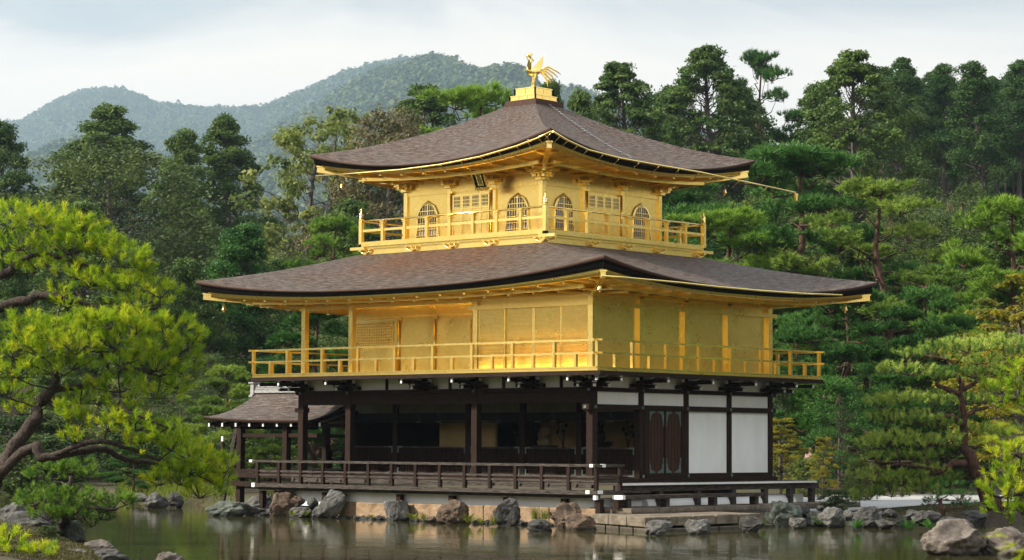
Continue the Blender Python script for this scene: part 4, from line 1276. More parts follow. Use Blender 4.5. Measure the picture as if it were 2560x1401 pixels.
def seated(loc, sc, label, mats, name='seated_statue', halo=False):
    st = thing(name, loc, label, 'statue')
    x, y, z = loc
    def J(a, b, c): return (x + a * sc, y + b * sc, z + c * sc)
    j = [(J(0, 0, .22), (.2 * sc, .17 * sc)), (J(0, 0, .48), (.17 * sc, .13 * sc)), (J(0, -.02, .70), (.19 * sc, .12 * sc)), (J(0, -.03, .83), (.07 * sc, .07 * sc)),
         (J(-.2, 0, .72), .085 * sc), (J(-.27, -.08, .5), .07 * sc), (J(-.1, -.26, .36), .05 * sc), (J(.2, 0, .72), .085 * sc), (J(.27, -.08, .5), .07 * sc), (J(.1, -.26, .36), .05 * sc),
         (J(-.34, -.14, .15), .14 * sc), (J(.0, -.32, .12), .11 * sc), (J(.34, -.14, .15), .14 * sc)]
    skin_body('body', j, [(0, 1), (1, 2), (2, 3), (2, 4), (4, 5), (5, 6), (2, 7), (7, 8), (8, 9), (0, 10), (0, 11), (0, 12)], mats[0], st)
    skin_body('head', [(J(0, -.03, .86), .07 * sc), (J(0, -.04, .96), (.10 * sc, .11 * sc)), (J(0, -.03, 1.06), (.095 * sc, .1 * sc)), (J(0, -.02, 1.13), .05 * sc)], [(0, 1), (1, 2), (2, 3)], mats[1], st)
    part(MB().tube([J(0, 0, -.3), J(0, 0, -.22), J(0, 0, -.15), J(0, 0, -.05), J(0, 0, .06)], [.5 * sc, .46 * sc, .34 * sc, .45 * sc, .5 * sc], 18), 'pedestal', mats[2], st)
    if halo: part(MB().tube([J(0, .2, .75), J(0, .24, .75)], .55 * sc, 24), 'halo', mats[2], st)
    return st
seated((-4.95, 3.75, 1.83), .78, 'seated monk statue in a faded pale robe against the ochre wall', ('robe', 'statue_skin', 'statue_dark'))
seated((-2.95, 3.8, 1.95), 1.0, 'large dark seated statue silhouetted against the ochre wall', ('statue_dark', 'statue_dark', 'statue_dark'), halo=False)
def vase(loc, label, flip=1, sc=1.0):
    v_ = thing('flower_vase', loc, label, 'vase', 'vases of gilded lotus stems')
    x, y, z = loc
    part(MB().tube([(x, y, z), (x, y, z + .05), (x, y, z + .16), (x, y, z + .25), (x, y, z + .3)], [.06, .09, .10, .04, .06], 12), 'pot', 'statue_dark', v_)
    for a, b, r in ((.02, .95, .055), (-.14, .62, .07), (.17, .72, .06), (-.04, .45, .08), (.2, .42, .06)):
        a *= flip; b *= sc
        part(MB().tube([(x, y, z + .28), (x + a * .5, y - .02, z + .28 + b * .55), (x + a, y - .04, z + .28 + b * .92)], .010, 5), 'stem', 'statue_dark', v_)
        part(MB().tube([(x + a, y - .04, z + .27 + b * .92), (x + a, y - .04, z + .3 + b), (x + a, y - .04, z + .34 + b), (x + a, y - .04, z + .40 + b)], [.01, r, r * .8, .005], 9), 'lotus_bud', 'statue_dark', v_)
vase((-6.15, 3.75, 1.55), 'dark vase of lotus stems beside the plain screen wall')
vase((-4.25, 3.75, 1.55), 'dark vase of lotus stems beside the pale robed statue', -1)
vase((-1.72, 3.75, 1.55), 'dark vase of lotus stems next to the hanging scroll', 1, .8)
SL = np.array([-.62, 4.05, 2.05])
sc_ = thing('hanging_scroll', SL, 'tall ochre paper scroll with black brush writing in the dark room', 'scroll')
part(MB().box((SL[0] - .17, SL[1], 1.62), (SL[0] + .17, SL[1] + .012, 2.62)), 'paper', 'scroll', sc_)
part(MB().tube([(SL[0] - .2, SL[1], 1.61), (SL[0] + .2, SL[1], 1.61)], .018, 8).tube([(SL[0] - .2, SL[1], 2.63), (SL[0] + .2, SL[1], 2.63)], .015, 8), 'roller', 'statue_dark', sc_)
rs = random.Random(5)
mb = MB()
for sx, n_, w_ in ((-.10, 9, .055), (.01, 10, .075), (.11, 10, .05)):      # three columns of brush marks
    for i in range(n_):
        zc = 2.54 - i * .072 - rs.random() * .01
        for q in range(4):
            a = (rs.uniform(-.5, .5) * w_, rs.uniform(-.03, .03)); b = (a[0] + rs.uniform(-.6, .6) * w_, a[1] + rs.uniform(-.022, .022))
            mb.tube([(SL[0] + sx + a[0], SL[1] - .003, zc + a[1]), (SL[0] + sx + b[0], SL[1] - .003, zc + b[1])], rs.uniform(.004, .009), 5)
part(mb, 'brush_writing', 'ink', sc_)
# ------------------------------------------------------------------ rocks
import bmesh
from mathutils import noise as mnoise
G1 = 'rocks along the foot of the pavilion'
def rock(U, V, w, h, mat, label, seed, dep=None, base=WZ, k=None, lean=0.0, group=None, flat=0, sink=.25, rot=None):
    """U,V: waterline point seen; w,h: size as seen (converted to metres at that distance)"""
    if group == G1 and k is None: V += 3
    P = plane(U, V, 2, base) if k is None else at(U, V, k)
    kk = (P - CAM) @ FW
    if group == G1 and k is None: w, h = w * 1.18, h * 1.12
    wm, hm = w * kk / FPX, h * kk / FPX
    dm = dep if dep else wm * (.62 if group == G1 else .8)
    r = random.Random(seed)
    bm = bmesh.new(); bmesh.ops.create_icosphere(bm, subdivisions=5, radius=1)
    cuts = []
    for i in range(11):
        n = Vector((r.gauss(0, 1), r.gauss(0, 1), r.gauss(.1, .8))).normalized(); cuts.append((n, r.uniform(.58, .90)))
    if flat: cuts.append((Vector((r.uniform(-.1, .1), r.uniform(-.1, .1), 1)).normalized(), .55))
    off = Vector((seed * 3.1, seed * 1.7, 0))
    st = Vector((r.uniform(-1, 1), r.uniform(-1, 1), r.uniform(.3, 2))).normalized()
    for v in bm.verts:
        c = v.co.copy(); s_ = c * 1.0
        for n, d in cuts:
            q = s_.dot(n)
            if q > d: s_ -= n * (q - d) * .92
        f = 1 + .20 * mnoise.fractal(c * 1.3 + off, 1, 2, 3) + .09 * mnoise.fractal(c * 4 + off, .9, 2, 3) + .035 * mnoise.fractal(c * 11 + off, .8, 2, 2)
        f += .045 * math.sin(9 * c.dot(st) + 3 * mnoise.noise(c * 2 + off))
        v.co = s_ * f
    xs = [v.co.x for v in bm.verts]; ys = [v.co.y for v in bm.verts]; zs = [v.co.z for v in bm.verts]
    sx, sy, sz = wm / (max(xs) - min(xs)), dm / (max(ys) - min(ys)), hm * (1 + sink) / (max(zs) - min(zs))
    z0 = min(zs); a = -math.atan2(FH[0], FH[1]) if rot is None else rot
    for v in bm.verts:
        x, y, z = v.co.x * sx, v.co.y * sy, (v.co.z - z0) * sz - hm * sink
        x += lean * z
        v.co = (x, y, z)
    me = bpy.data.meshes.new('rock'); bm.to_mesh(me); bm.free()
    for p_ in me.polygons: p_.use_smooth = True
    o = link_mesh('rock', me, M[mat])
    cen = P + FH * dm * (-.1 if group == G1 else .4)
    o.location = (cen[0], cen[1], base if k is None else P[2]); o.rotation_euler[2] = math.atan2(RT[1], RT[0])
    return tag(o, label, 'rock', group)
G1 = 'rocks along the foot of the pavilion'
rock(572, 1287, 100, 36, 'rock_green', 'long low greenish rock in the water below the fishing porch', 11, group=G1)
rock(648, 1285, 84, 46, 'rock_grey', 'rough grey rock leaning beside the porch post', 12, lean=.3, group=G1)
rock(706, 1288, 58, 58, 'rock_brown', 'tall tan rock under the first support post from the porch', 13, flat=1, group=G1)
rock(745, 1262, 38, 22, 'rock_brown', 'small reddish brown stone set in the wall below the white plinth', 14, k=70.9, group=G1)
rock(783, 1265, 30, 22, 'rock_grey', 'small grey stone between the reddish stone and the pointed grey rock', 15, k=70.6, group=G1)
rock(752, 1291, 50, 24, 'rock_grey', 'low grey stone at the waterline under the small wall stones', 16, group=G1)
rock(812, 1293, 62, 66, 'rock_grey', 'pointed grey rock with slanting grain under the second support post', 17, lean=.5, group=G1)
rock(988, 1299, 58, 46, 'rock_grey', 'blunt grey rock under the third support post between sandstone blocks', 18, flat=1, group=G1)
rock(1084, 1303, 36, 14, 'rock_brown', 'small brown stone at the waterline beside the wide folded rock', 19, group=G1)
rock(1130, 1306, 78, 54, 'rock_brown', 'wide brown rock with folded layers under the fourth support post', 20, lean=.35, group=G1)
rock(1265, 1311, 60, 62, 'rock_dark', 'tall dark rounded rock under the fifth support post', 21, group=G1)
rock(1350, 1326, 54, 28, 'rock_dark', 'small dark rock standing alone in the water before the pavilion', 22, group=G1)
rock(1418, 1317, 82, 58, 'rock_brown', 'broad reddish brown rock under the last support post', 23, group=G1)
rock(1452, 1323, 66, 38, 'rock_brown', 'tan rock leaning against the end of the stone landing', 24, lean=-.2, group=G1)
rock(1455, 1270, 40, 16, 'rock_brown', 'flat brown stone beneath the white tipped corner post', 25, k=64.3, group=G1)
rock(1646, 1337, 60, 36, 'rock_grey', 'pale grey rock in the water before the middle of the stone landing', 26, flat=1, group=G1)
rock(1746, 1333, 58, 34, 'rock_grey', 'squarish grey rock in the water beside the side of the landing', 27, flat=1, group=G1)
rock(1880, 1328, 58, 36, 'rock_dark', 'dark mossy rock in the water at the far end of the landing', 28, flat=1, group=G1)
G2 = 'rocks along the shore beside the gravel court'
rock(1970, 1318, 86, 66, 'rock_green', 'largest upright greenish rock on the shore by the gravel court', 31, lean=-.1, group=G2)
rock(1928, 1316, 46, 36, 'rock_green', 'low greenish rock against the side of the largest upright rock', 32, group=G2)
rock(2012, 1288, 36, 24, 'rock_dark', 'rounded dark stone peeping over behind the upright rock', 33, k=65.2, group=G2)
rock(2050, 1278, 22, 14, 'rock_grey', 'small pale stone at the edge of the white gravel', 34, k=65.3, group=G2)
rock(1998, 1323, 46, 28, 'rock_grey', 'grey block of rock at the foot of the upright rock', 35, flat=1, group=G2)
rock(2038, 1318, 52, 40, 'rock_dark', 'dark rock between the fern and the grey block', 36, group=G2)
rock(2085, 1320, 76, 52, 'rock_grey', 'lichen spotted grey boulder on the shore below the small dark shrub', 37, group=G2)
rock(2124, 1298, 32, 24, 'rock_grey', 'small pale rock perched behind the spotted boulder', 38, k=64.5, group=G2)
rock(2180, 1320, 92, 54, 'rock_dark', 'broad dark rock with a fern growing before it', 39, group=G2)
rock(2215, 1324, 54, 26, 'rock_dark', 'low brown rock at the waterline under the shore bank', 40, group=G2)
rock(2320, 1310, 76, 34, 'rock_dark', 'dark rock under the leaning shore pine', 41, k=62.5, group=G2)
for i, (U, V, w, h, m_, lb) in enumerate([(2140, 1322, 40, 22, 'rock_dark', 'small dark rock at the waterline below the pale perched rock'), (2255, 1318, 56, 30, 'rock_dark', 'dark shaded rock between two ferns on the shore bank'), (2285, 1298, 44, 24, 'rock_grey', 'grey rock set in the shaded bank under the pine'),
                                      (2370, 1322, 60, 30, 'rock_grey', 'grey rock at the waterline beside the shrubby low pine'), (2440, 1312, 70, 36, 'rock_dark', 'dark rock behind the biggest boulder'), (2230, 1292, 36, 20, 'rock_dark', 'little dark stone at the edge of the bank above the ferns')]):
    rock(U, V, w, h, m_, lb, 80 + i, group=G2, k=None if V > 1310 else 64.0)
rock(2404, 1391, 176, 92, 'rock_mottled', 'biggest mottled brown boulder standing in the pond', 51, dep=1.4, group='boulders in the pond')
rock(2525, 1391, 130, 72, 'rock_mottled', 'brownish grey boulder overlapped by the biggest boulder', 52, group='boulders in the pond')
G3 = 'rocks on the near islet'
rock(14, 1325, 74, 76, 'rock_grey', 'pointed pale grey rock at the back of the near islet', 61, k=54.0, lean=.2, group=G3)
rock(72, 1345, 130, 66, 'rock_dark', 'wide sloping dark rock on the islet under the dark pine', 62, k=52.6, group=G3)
rock(170, 1362, 78, 62, 'rock_green', 'dark greenish rock beside the trunk of the islet pine', 63, k=51.6, flat=1, group=G3)
rock(238, 1380, 100, 30, 'rock_mottled', 'long pale sunlit rock at the tip of the islet', 64, base=-.25, group=G3)
rock(262, 1408, 110, 34, 'rock_dark', 'dark rock below the pale rock at the islet tip', 65, base=-.3, group=G3)
rock(180, 1408, 84, 34, 'rock_grey', 'grey rock half hidden by the bright pine sprigs', 66, base=-.2, group=G3)
rock(420, 1425, 78, 44, 'rock_mottled', 'brown rock alone in the open water in front', 67, group=G3)
G4 = 'rocks on the far bank'
rock(386, 1270, 60, 40, 'rock_grey', 'pointed grey rock on the far bank behind the bright pine', 71, k=79.0, group=G4)
rock(436, 1268, 44, 38, 'rock_dark', 'dark rock on the far bank beside the pointed grey rock', 72, k=79.5, group=G4)
rock(352, 1252, 52, 20, 'rock_grey', 'low grey rock lying in the grass of the far bank', 73, k=82.5, group=G4)

# ------------------------------------------------------------------ stone walls and landing
rs = random.Random(3)
mb = MB(); x = -9.35
while x < 1.0:
    w_ = rs.uniform(1.0, 1.7); d_ = rs.uniform(0, .03)
    mb.box((x + .012, -1.19 - d_, -.7), (min(x + w_, 1.25) - .012, -1.06, .165 + rs.uniform(-.015, .015)))
    x += w_
so = mb.build('retaining_wall', M['sandstone'], loc=(-5, -.8, -.35))
bv = so.modifiers.new('bevel', 'BEVEL'); bv.width = .03; bv.segments = 2
tag(so, 'low sandstone retaining wall below the white plinth at the waterline', 'wall')
A_, B_, C_ = np.array([1.42, -1.78]), np.array([4.32, -3.05]), np.array([4.15, 2.3]); D_ = np.array([1.55, 2.7])
mb = MB()
def quadblock(p0, p1, p2, p3, z0, z1): mb.prism([(p0[0], p0[1], z0), (p1[0], p1[1], z0), (p2[0], p2[1], z0), (p3[0], p3[1], z0)], (0, 0, z1 - z0))
nx, ny = 3, 5
for i in range(nx):
    for j in range(ny):
        f = lambda a, b: (A_ * (1 - a) + B_ * a) * (1 - b) + (D_ * (1 - a) + C_ * a) * b
        e_ = .004
        quadblock(f(i / nx + e_, j / ny + e_), f((i + 1) / nx - e_, j / ny + e_), f((i + 1) / nx - e_, (j + 1) / ny - e_), f(i / nx + e_, (j + 1) / ny - e_), -.20, .05 + rs.uniform(-.006, .006))
for j in range(4):
    f = lambda a, b: (A_ * (1 - a) + B_ * a) * (1 - b) + (D_ * (1 - a) + C_ * a) * b
    quadblock(f(j / 4 + .01, .02), f((j + 1) / 4 - .01, .02), f((j + 1) / 4 - .01, .1), f(j / 4 + .01, .1), -.8, -.206)
    quadblock(f(.9, j / 4 + .12), f(1.03, j / 4 + .12), f(1.03, j / 4 + .35), f(.9, j / 4 + .35), -.8, -.26)
so = mb.build('stone_landing', M['slab'], loc=(2.8, 0, -.35))
bv = so.modifiers.new('bevel', 'BEVEL'); bv.width = .02; bv.segments = 2
tag(so, 'flat stone boat landing at the near corner of the pavilion', 'landing')
mb = MB()
for i in range(9): mb.box((.9 + .01 * (i % 2), -1.15 + i * 1.24, -.2), (2.35, -1.15 + i * 1.24 + 1.225, .2 + .004 * (i % 2)))
so = mb.build('stone_kerb', M['slab'], loc=(1.6, 4, 0))
tag(so, 'long pale stone kerb under the bench deck', 'kerb')
mb = MB()
for a in range(13):
    pass
# rounded end of the white plinth mound
mb = MB(); n = 12
rows = [[(1.06 + .0 * j, 4.2, .2 + .24 * math.sin(math.pi / 2 * min(1, j / 6))) for j in range(7)]]
mb.tube([(1.02, 1.0, .2), (1.02, 5.8, .2), (1.02, 7.6, .2), (1.02, 8.2, .2), (1.02, 8.45, .2)], [.22, .25, .27, .22, .02], 14)
tag(mb.build('plaster_mound', M['white'], loc=(1, 5, .2)), 'rounded white plaster mound under the bench deck', 'mound')

# ------------------------------------------------------------------ people and a fence in the garden
M['shirt_pink'] = surf('pink_shirt', (.42, .22, .23), (.5, .28, .29), ns=9, rough=.8, bs=0)
M['shirt_blue'] = surf('blue_shirt', (.10, .22, .5), (.14, .28, .6), ns=9, rough=.8, bs=0)
M['trousers'] = surf('dark_trousers', (.03, .03, .035), (.05, .05, .06), ns=9, rough=.8, bs=0)
M['skin'] = surf('skin', (.5, .3, .21), (.55, .34, .24), ns=9, rough=.6, bs=0)
M['hair'] = surf('dark_hair', (.012, .01, .008), (.025, .02, .016), ns=20, rough=.5, bs=0)
M['mask'] = surf('blue_mask', (.25, .45, .55), (.3, .5, .6), ns=9, rough=.8, bs=0)
def person(U, k, label, shirt, turn, mask=True):
    P = at(U, 1108, k); P[2] = ground_z(P[:2])[0]
    t = thing('person', P, label, 'person')
    fw_ = -FH * math.cos(turn) + RT * math.sin(turn); sd2 = np.cross([0, 0, 1], fw_)
    def J(f, s, z): return tuple(P + fw_ * f + sd2 * s + np.array([0, 0, z]))
    body = [(J(0, 0, .90), .13), (J(0, 0, 1.10), (.15, .11)), (J(0, 0, 1.32), (.17, .11)), (J(.01, 0, 1.42), .06), (J(.02, 0, 1.50), .085), (J(.025, 0, 1.60), .088), (J(.015, 0, 1.67), .05),
            (J(0, .19, 1.36), .06), (J(-.02, .25, 1.08), .048), (J(.1, .24, .86), .036), (J(.14, .23, .80), .03), (J(0, -.19, 1.36), .06), (J(-.02, -.25, 1.08), .048), (J(.1, -.24, .86), .036), (J(.14, -.23, .80), .03),
            (J(0, .09, .84), .10), (J(.02, .10, .46), .065), (J(-.02, .10, .08), .045), (J(.12, .11, .035), .04), (J(0, -.09, .84), .10), (J(.04, -.10, .46), .065), (J(.02, -.10, .08), .045), (J(.16, -.11, .035), .04)]
    ed = [(0, 1), (1, 2), (2, 3), (3, 4), (4, 5), (5, 6), (2, 7), (7, 8), (8, 9), (9, 10), (2, 11), (11, 12), (12, 13), (13, 14), (0, 15), (15, 16), (16, 17), (17, 18), (0, 19), (19, 20), (20, 21), (21, 22)]
    skin_body('body', body, ed, 'skin', t)
    skin_body('shirt', [(J(0, 0, .88), (.155, .125)), (J(0, 0, 1.10), (.165, .125)), (J(0, 0, 1.31), (.185, .125)), (J(.005, 0, 1.40), (.09, .085)), (J(0, .19, 1.355), .075), (J(-.02, .24, 1.14), .065), (J(0, -.19, 1.355), .075), (J(-.02, -.24, 1.14), .065)],
              [(0, 1), (1, 2), (2, 3), (2, 4), (4, 5), (2, 6), (6, 7)], shirt, t)
    skin_body('trousers', [(J(0, 0, .92), (.15, .12)), (J(0, .09, .84), .115), (J(.02, .10, .46), .08), (J(-.02, .10, .10), .06), (J(0, -.09, .84), .115), (J(.04, -.10, .46), .08), (J(.02, -.10, .10), .06)], [(0, 1), (1, 2), (2, 3), (0, 4), (4, 5), (5, 6)], 'trousers', t)
    skin_body('hair', [(J(-.02, 0, 1.58), .09), (J(-.01, 0, 1.66), .098), (J(0, 0, 1.70), .075)], [(0, 1), (1, 2)], 'hair', t)
    if mask: skin_body('face_mask', [(J(.09, 0, 1.50), .05), (J(.085, 0, 1.545), .055)], [(0, 1)], 'mask', t, 1)
    part(MB().tube([J(.105, 0, 1.565), J(.125, 0, 1.545)], [.012, .016], 6), 'nose', 'skin', t)
    return t
person(2027, 94, 'person in a pink shirt and pale blue face mask behind the garden maples', 'shirt_pink', -.5)
person(2094, 96, 'person in a bright blue shirt half hidden by the yellow maple', 'shirt_blue', .6)
M['bamboo'] = surf('old_bamboo', (.16, .11, .08), (.34, .25, .19), (4, 4, 4), 4, .7, bs=.1)
fz = [at(U, V, 97) for U, V in ((1950, 1152), (2130, 1153), (2215, 1155), (2330, 1156))]
fn = thing('bamboo_fence', (*fz[1][:2], ground_z(fz[1][:2])[0]), 'brown bamboo rail fence behind the garden shrubs', 'fence')
part(MB().tube(fz, .055, 8), 'rail', 'bamboo', fn)
low = [p_ - np.array([0, 0, .55]) for p_ in fz]
part(MB().tube(low, .04, 8), 'rail', 'bamboo', fn)
for f in np.linspace(0, 1, 6):
    p_ = fz[0] * (1 - f) + fz[-1] * f
    part(MB().tube([(p_[0], p_[1], p_[2] - 1.4), (p_[0], p_[1], p_[2] + .06)], .05, 8), 'fence_post', 'bamboo', fn)

# small stones and rubble along the waterline
def rubble(n, fn, s0, s1, mat, name, label):
    g = np.random.default_rng(len(name)); mb = MB()
    ico = bmesh.new(); bmesh.ops.create_icosphere(ico, subdivisions=1, radius=1)
    V0 = np.array([v.co[:] for v in ico.verts]); F0 = [[v.index for v in f.verts] for f in ico.faces]; ico.free()
    for i in range(n):
        p_ = fn(g); s_ = g.uniform(s0, s1)
        mb.add(p_ + V0 * (1 + g.normal(size=(len(V0), 1)) * .16) * s_ * np.array([g.uniform(.8, 1.6), g.uniform(.8, 1.4), g.uniform(.5, .9)]), F0)
    tag(mb.build(name, M[mat]), label, 'stones', kind='stuff')
rubble(260, lambda g: np.array([g.uniform(-13.5, 1.3), -1.32 + g.normal() * .12, WZ + g.uniform(-.05, .06)]), .04, .12, 'rock_grey', 'waterline_rubble', 'small wet stones along the foot of the wall')
def sh(g):
    U = g.uniform(1900, 2560); p_ = wpx(U, np.interp(U, [1900, 1970, 2060, 2180, 2260, 2400, 2560], [1322, 1318, 1320, 1320, 1318, 1316, 1312])) + FH[:2] * g.uniform(.1, .8)
    return np.array([p_[0], p_[1], ground_z(p_)[0] + .01])
rubble(260, sh, .05, .16, 'rock_dark', 'shore_rubble', 'small dark stones along the shore')
# ------------------------------------------------------------------ vegetation builders
def unit(a): return a / (np.linalg.norm(a, axis=-1, keepdims=True) + 1e-9)
def needles(g, P, D, n, L, w, shoot, tint, amin=.35, amax=1.0):
    """tufts of needles: P,D (m,3) base and shoot direction; returns triangles (m*n*3,3) and tints"""
    m = len(P)
    s = g.random((m, n, 1))
    r = unit(g.normal(size=(m, n, 3))); D_ = D[:, None]
    per = unit(r - D_ * (r * D_).sum(-1, keepdims=True))
    a = g.uniform(amin, amax, (m, n, 1))
    d = D_ * np.cos(a) + per * np.sin(a)
    b = P[:, None] + D_ * s * shoot
    ln = L * g.uniform(.75, 1.2, (m, n, 1))
    wd = unit(np.cross(d, g.normal(size=d.shape))) * w
    tri = np.stack([b - wd, b + wd, b + d * ln], 2)
    ti = np.clip(tint[:, None] + g.normal(size=(m, n)) * .06, 0, 1)
    return tri.reshape(-1, 3), ti.ravel()
def pad_tufts(g, c, r, n, up=.8):
    """points spread through a flattened cushion, mostly its upper skin; and shoot directions"""
    d = unit(g.normal(size=(n, 3))); d[:, 2] = np.abs(d[:, 2]) * np.where(g.random(n) < .75, 1, -.6)
    rad = g.random(n) ** .38
    P = c + d * r * rad[:, None]
    D = unit(d * np.array([.9, .9, .5]) + np.array([0, 0, up]) + g.normal(size=(n, 3)) * .28)
    return P, D
def leaves(g, P, Nn, L, Wd, tint):
    """rhombic leaf faces at P facing about Nn"""
    m = len(P)
    nn = unit(Nn); a = unit(np.cross(nn, g.normal(size=(m, 3)))); b = np.cross(nn, a)
    s = g.uniform(.65, 1.25, (m, 1))
    q = np.stack([P - a * L * s * .5, P + b * Wd * s * .5 + a * L * s * .08, P + a * L * s * .5, P - b * Wd * s * .5 + a * L * s * .08], 1)
    return q.reshape(-1, 3), tint
def limb(g, p, q, n=6, sag=.1, wob=.06):
    p, q = np.array(p, float), np.array(q, float); L = np.linalg.norm(q - p)
    pts = []
    for i in range(n + 1):
        t = i / n
        pts.append(p + (q - p) * t + np.array([0, 0, -sag * L * 4 * t * (1 - t)]) + (g.normal(size=3) * wob * L * (0 < i < n)))
    return pts

def clump_tree(seed, H, prof, nclump, rc, flat, per, leaf, mat, trunk_mat='bark', trunk_r=.22, h0=.25, droop=.0, tips=.0, up=.35, tint_spread=.28, split=None, open_=.5, trunk_top=.94):
    """tree of height H at the origin: tapered trunk with limbs carrying many separate leaf clumps"""
    g = np.random.default_rng(seed)
    tr = MB()
    lean = g.normal(size=2) * .02 * H
    def axis(t): return np.array([lean[0] * t * t + math.sin(t * 5 + seed) * .012 * H, lean[1] * t * t + math.cos(t * 4 + seed) * .012 * H, H * t])
    ts = np.linspace(0, trunk_top, 12)
    tr.tube([axis(t) for t in ts], [trunk_r * (1.25 if i == 0 else 1) * (1 - t) ** .8 + .03 for i, t in enumerate(ts)], 8)
    Q, T = [], []
    hs = h0 + (1 - h0) * (np.arange(nclump) + g.random(nclump)) / nclump
    hs = h0 + (1 - h0) * ((hs - h0) / (1 - h0)) ** .88
    for i, h in enumerate(hs):
        R_ = prof((h - h0) / (1 - h0)) * H
        a = i * 2.39996 + g.normal() * .4
        rr = R_ * (1 - open_ * g.random() ** 1.6) * g.uniform(.8, 1.12)
        ax_ = axis(h)
        c = ax_ + np.array([math.cos(a) * rr, math.sin(a) * rr, -droop * rr + g.normal() * .02 * H])
        c[2] = min(c[2], H * .985)
        hb = max(h0 * .9, h - .06 - .35 * rr / H * (1 - droop))
        th = trunk_r * .34 * (1 - h) ** .6 + .012
        if rr > .25:
            lp = limb(g, axis(hb), c, 5, .05, .05)
            tr.tube(lp, [th * (1 - .75 * j / 5) for j in range(6)], 5, cap=False)
            for q_ in range(2):
                j = 2 + q_
                e = lp[j] + g.normal(size=3) * rc * .55 * H
                tr.tube([lp[j], (lp[j] + e) / 2 + g.normal(size=3) * .05, e], [th * .35, th * .25, .006], 4, cap=False)
        rad = rc * H * g.uniform(.65, 1.3) * (1.08 - (.42 if H > 12 else .25) * ((h - h0) / (1 - h0)) ** 1.5)
        n = int(per * g.uniform(.7, 1.3))
        # each clump is itself made of a few sprays
        ns = 5
        sc = c + unit(g.normal(size=(ns, 3))) * rad * .62 * np.array([1, 1, flat])
        k = g.integers(0, ns, n)
        d = unit(g.normal(size=(n, 3)))
        P = sc[k] + d * rad * .62 * np.array([1, 1, flat * .9]) * (g.random((n, 1)) ** .45)
        if tips: P[:, 2] -= tips * rad * g.random(n) * (np.linalg.norm((P - c)[:, :2], axis=1) / rad)
        Nn = d * .7 + np.array([0, 0, up]) + g.normal(size=(n, 3)) * .45
        q, _ = leaves(g, P, Nn, leaf[0], leaf[1], None)
        Q.append(q); T.append(np.clip(.42 + (g.random() - .5) * tint_spread * 2 + (k / ns - .4) * .22 + g.normal(size=n) * .08, 0, .78))
    return np.concatenate(Q), 4, np.concatenate(T), tr, M[mat], M[trunk_mat]

def pine_tree(seed, H, pads, mat, trunk, tuft=(12, .16, .008, .12), trunk_mat='bark_red', trunk_r=.2, tint=(.25, .65), density=26, up=.85):
    """garden pine: pads = [(h, angle, reach, rx, ry, rz)], trunk = axis points (fractions of H)"""
    g = np.random.default_rng(seed)
    tr = MB()
    A = np.array(trunk, float) * H
    def axis(h):
        return np.array([np.interp(h * H, A[:, 2], A[:, i]) for i in range(3)])
    zs = np.linspace(A[0, 2], A[-1, 2], 14)
    tr.tube([axis(z / H) for z in zs], [trunk_r * (1 - .82 * i / 13) * (1.2 if i == 0 else 1) for i in range(14)], 9)
    Q, T = [], []
    for (h, a, reach, rx, ry, rz) in pads:
        c = axis(min(h, .99)) + np.array([math.cos(a) * reach, math.sin(a) * reach, 0]); c[2] = h * H
        hb = max(.15, h - .05 - .12 * g.random())
        th = trunk_r * .42 * (1 - h * .6)
        if reach > .2:
            lp = limb(g, axis(hb), c - np.array([0, 0, rz * .4]), 6, .10, .07)
            tr.tube(lp, [th * (1 - .7 * j / 6) for j in range(7)], 6, cap=False)
        ca, sa = math.cos(a), math.sin(a); Rm = np.array([[ca, -sa, 0], [sa, ca, 0], [0, 0, 1]])
        nsub = 10
        subs = []
        for q_ in range(nsub):
            o = Rm @ (unit(g.normal(size=3)) * np.array([rx, ry, rz * .7]) * g.uniform(.35, 1.15))
            subs.append((c + o, np.array([rx, ry, rz * 1.15]) * g.uniform(.26, .46)))
            e = c + o * .95
            tr.tube([c - np.array([0, 0, rz * .4]), (c + e) / 2 + g.normal(size=3) * .08 * rx - np.array([0, 0, rz * .2]), e - np.array([0, 0, rz * .2])], [th * .4 + .008, th * .25 + .006, .008], 4, cap=False)
        tp = g.uniform(*tint)
        for sc, rr in subs:
            n = max(6, int(density * rr[0] * rr[1] * 13))
            P, D = pad_tufts(g, sc, rr, n, up)
            t_ = np.clip(tp + g.normal() * .10 + g.normal(size=n) * .08, 0, .85)
            q, ti = needles(g, P, D, tuft[0], tuft[1], tuft[2], tuft[3], t_)
            Q.append(q); T.append(ti)
    return np.concatenate(Q), 3, np.concatenate(T), tr, M[mat], M[trunk_mat]

def make_tree(name, built, label, cat='tree', group=None, crown='crown'):
    q, k, t, tr, mat, tmat = built
    o = thing(name, (0, 0, 0), label, cat, group)
    c = link_mesh(crown, arr_mesh(crown, q, k, t, mat), None, o); KIDS.setdefault(o.name, []).append(c)
    tr.build('trunk', tmat, o)
    return o
used = {}
def put(proto, P, H=None, sx=1.0, rz=0.0, label=None, group=None, crown_mat=None):
    """first use moves the prototype itself, later uses are copies"""
    o = proto['o'] if proto.get('free', True) else copy_tree(proto['o'])
    proto['free'] = False
    o.location = P
    s = (H / proto['H']) if H else 1.0
    o.scale = (s * sx, s * sx, s); o.rotation_euler[2] = rz
    if label: o['label'] = label
    if group: o['group'] = group
    elif 'group' in o: del o['group']
    for ch in o.children:
        if ch.name.startswith('crown'):
            ch.material_slots[0].link = 'DATA'
            if crown_mat:
                ch.material_slots[0].link = 'OBJECT'; ch.material_slots[0].material = M[crown_mat]
    return o
def P_(name, built, H): return {'o': make_tree(name, built, name), 'H': H}

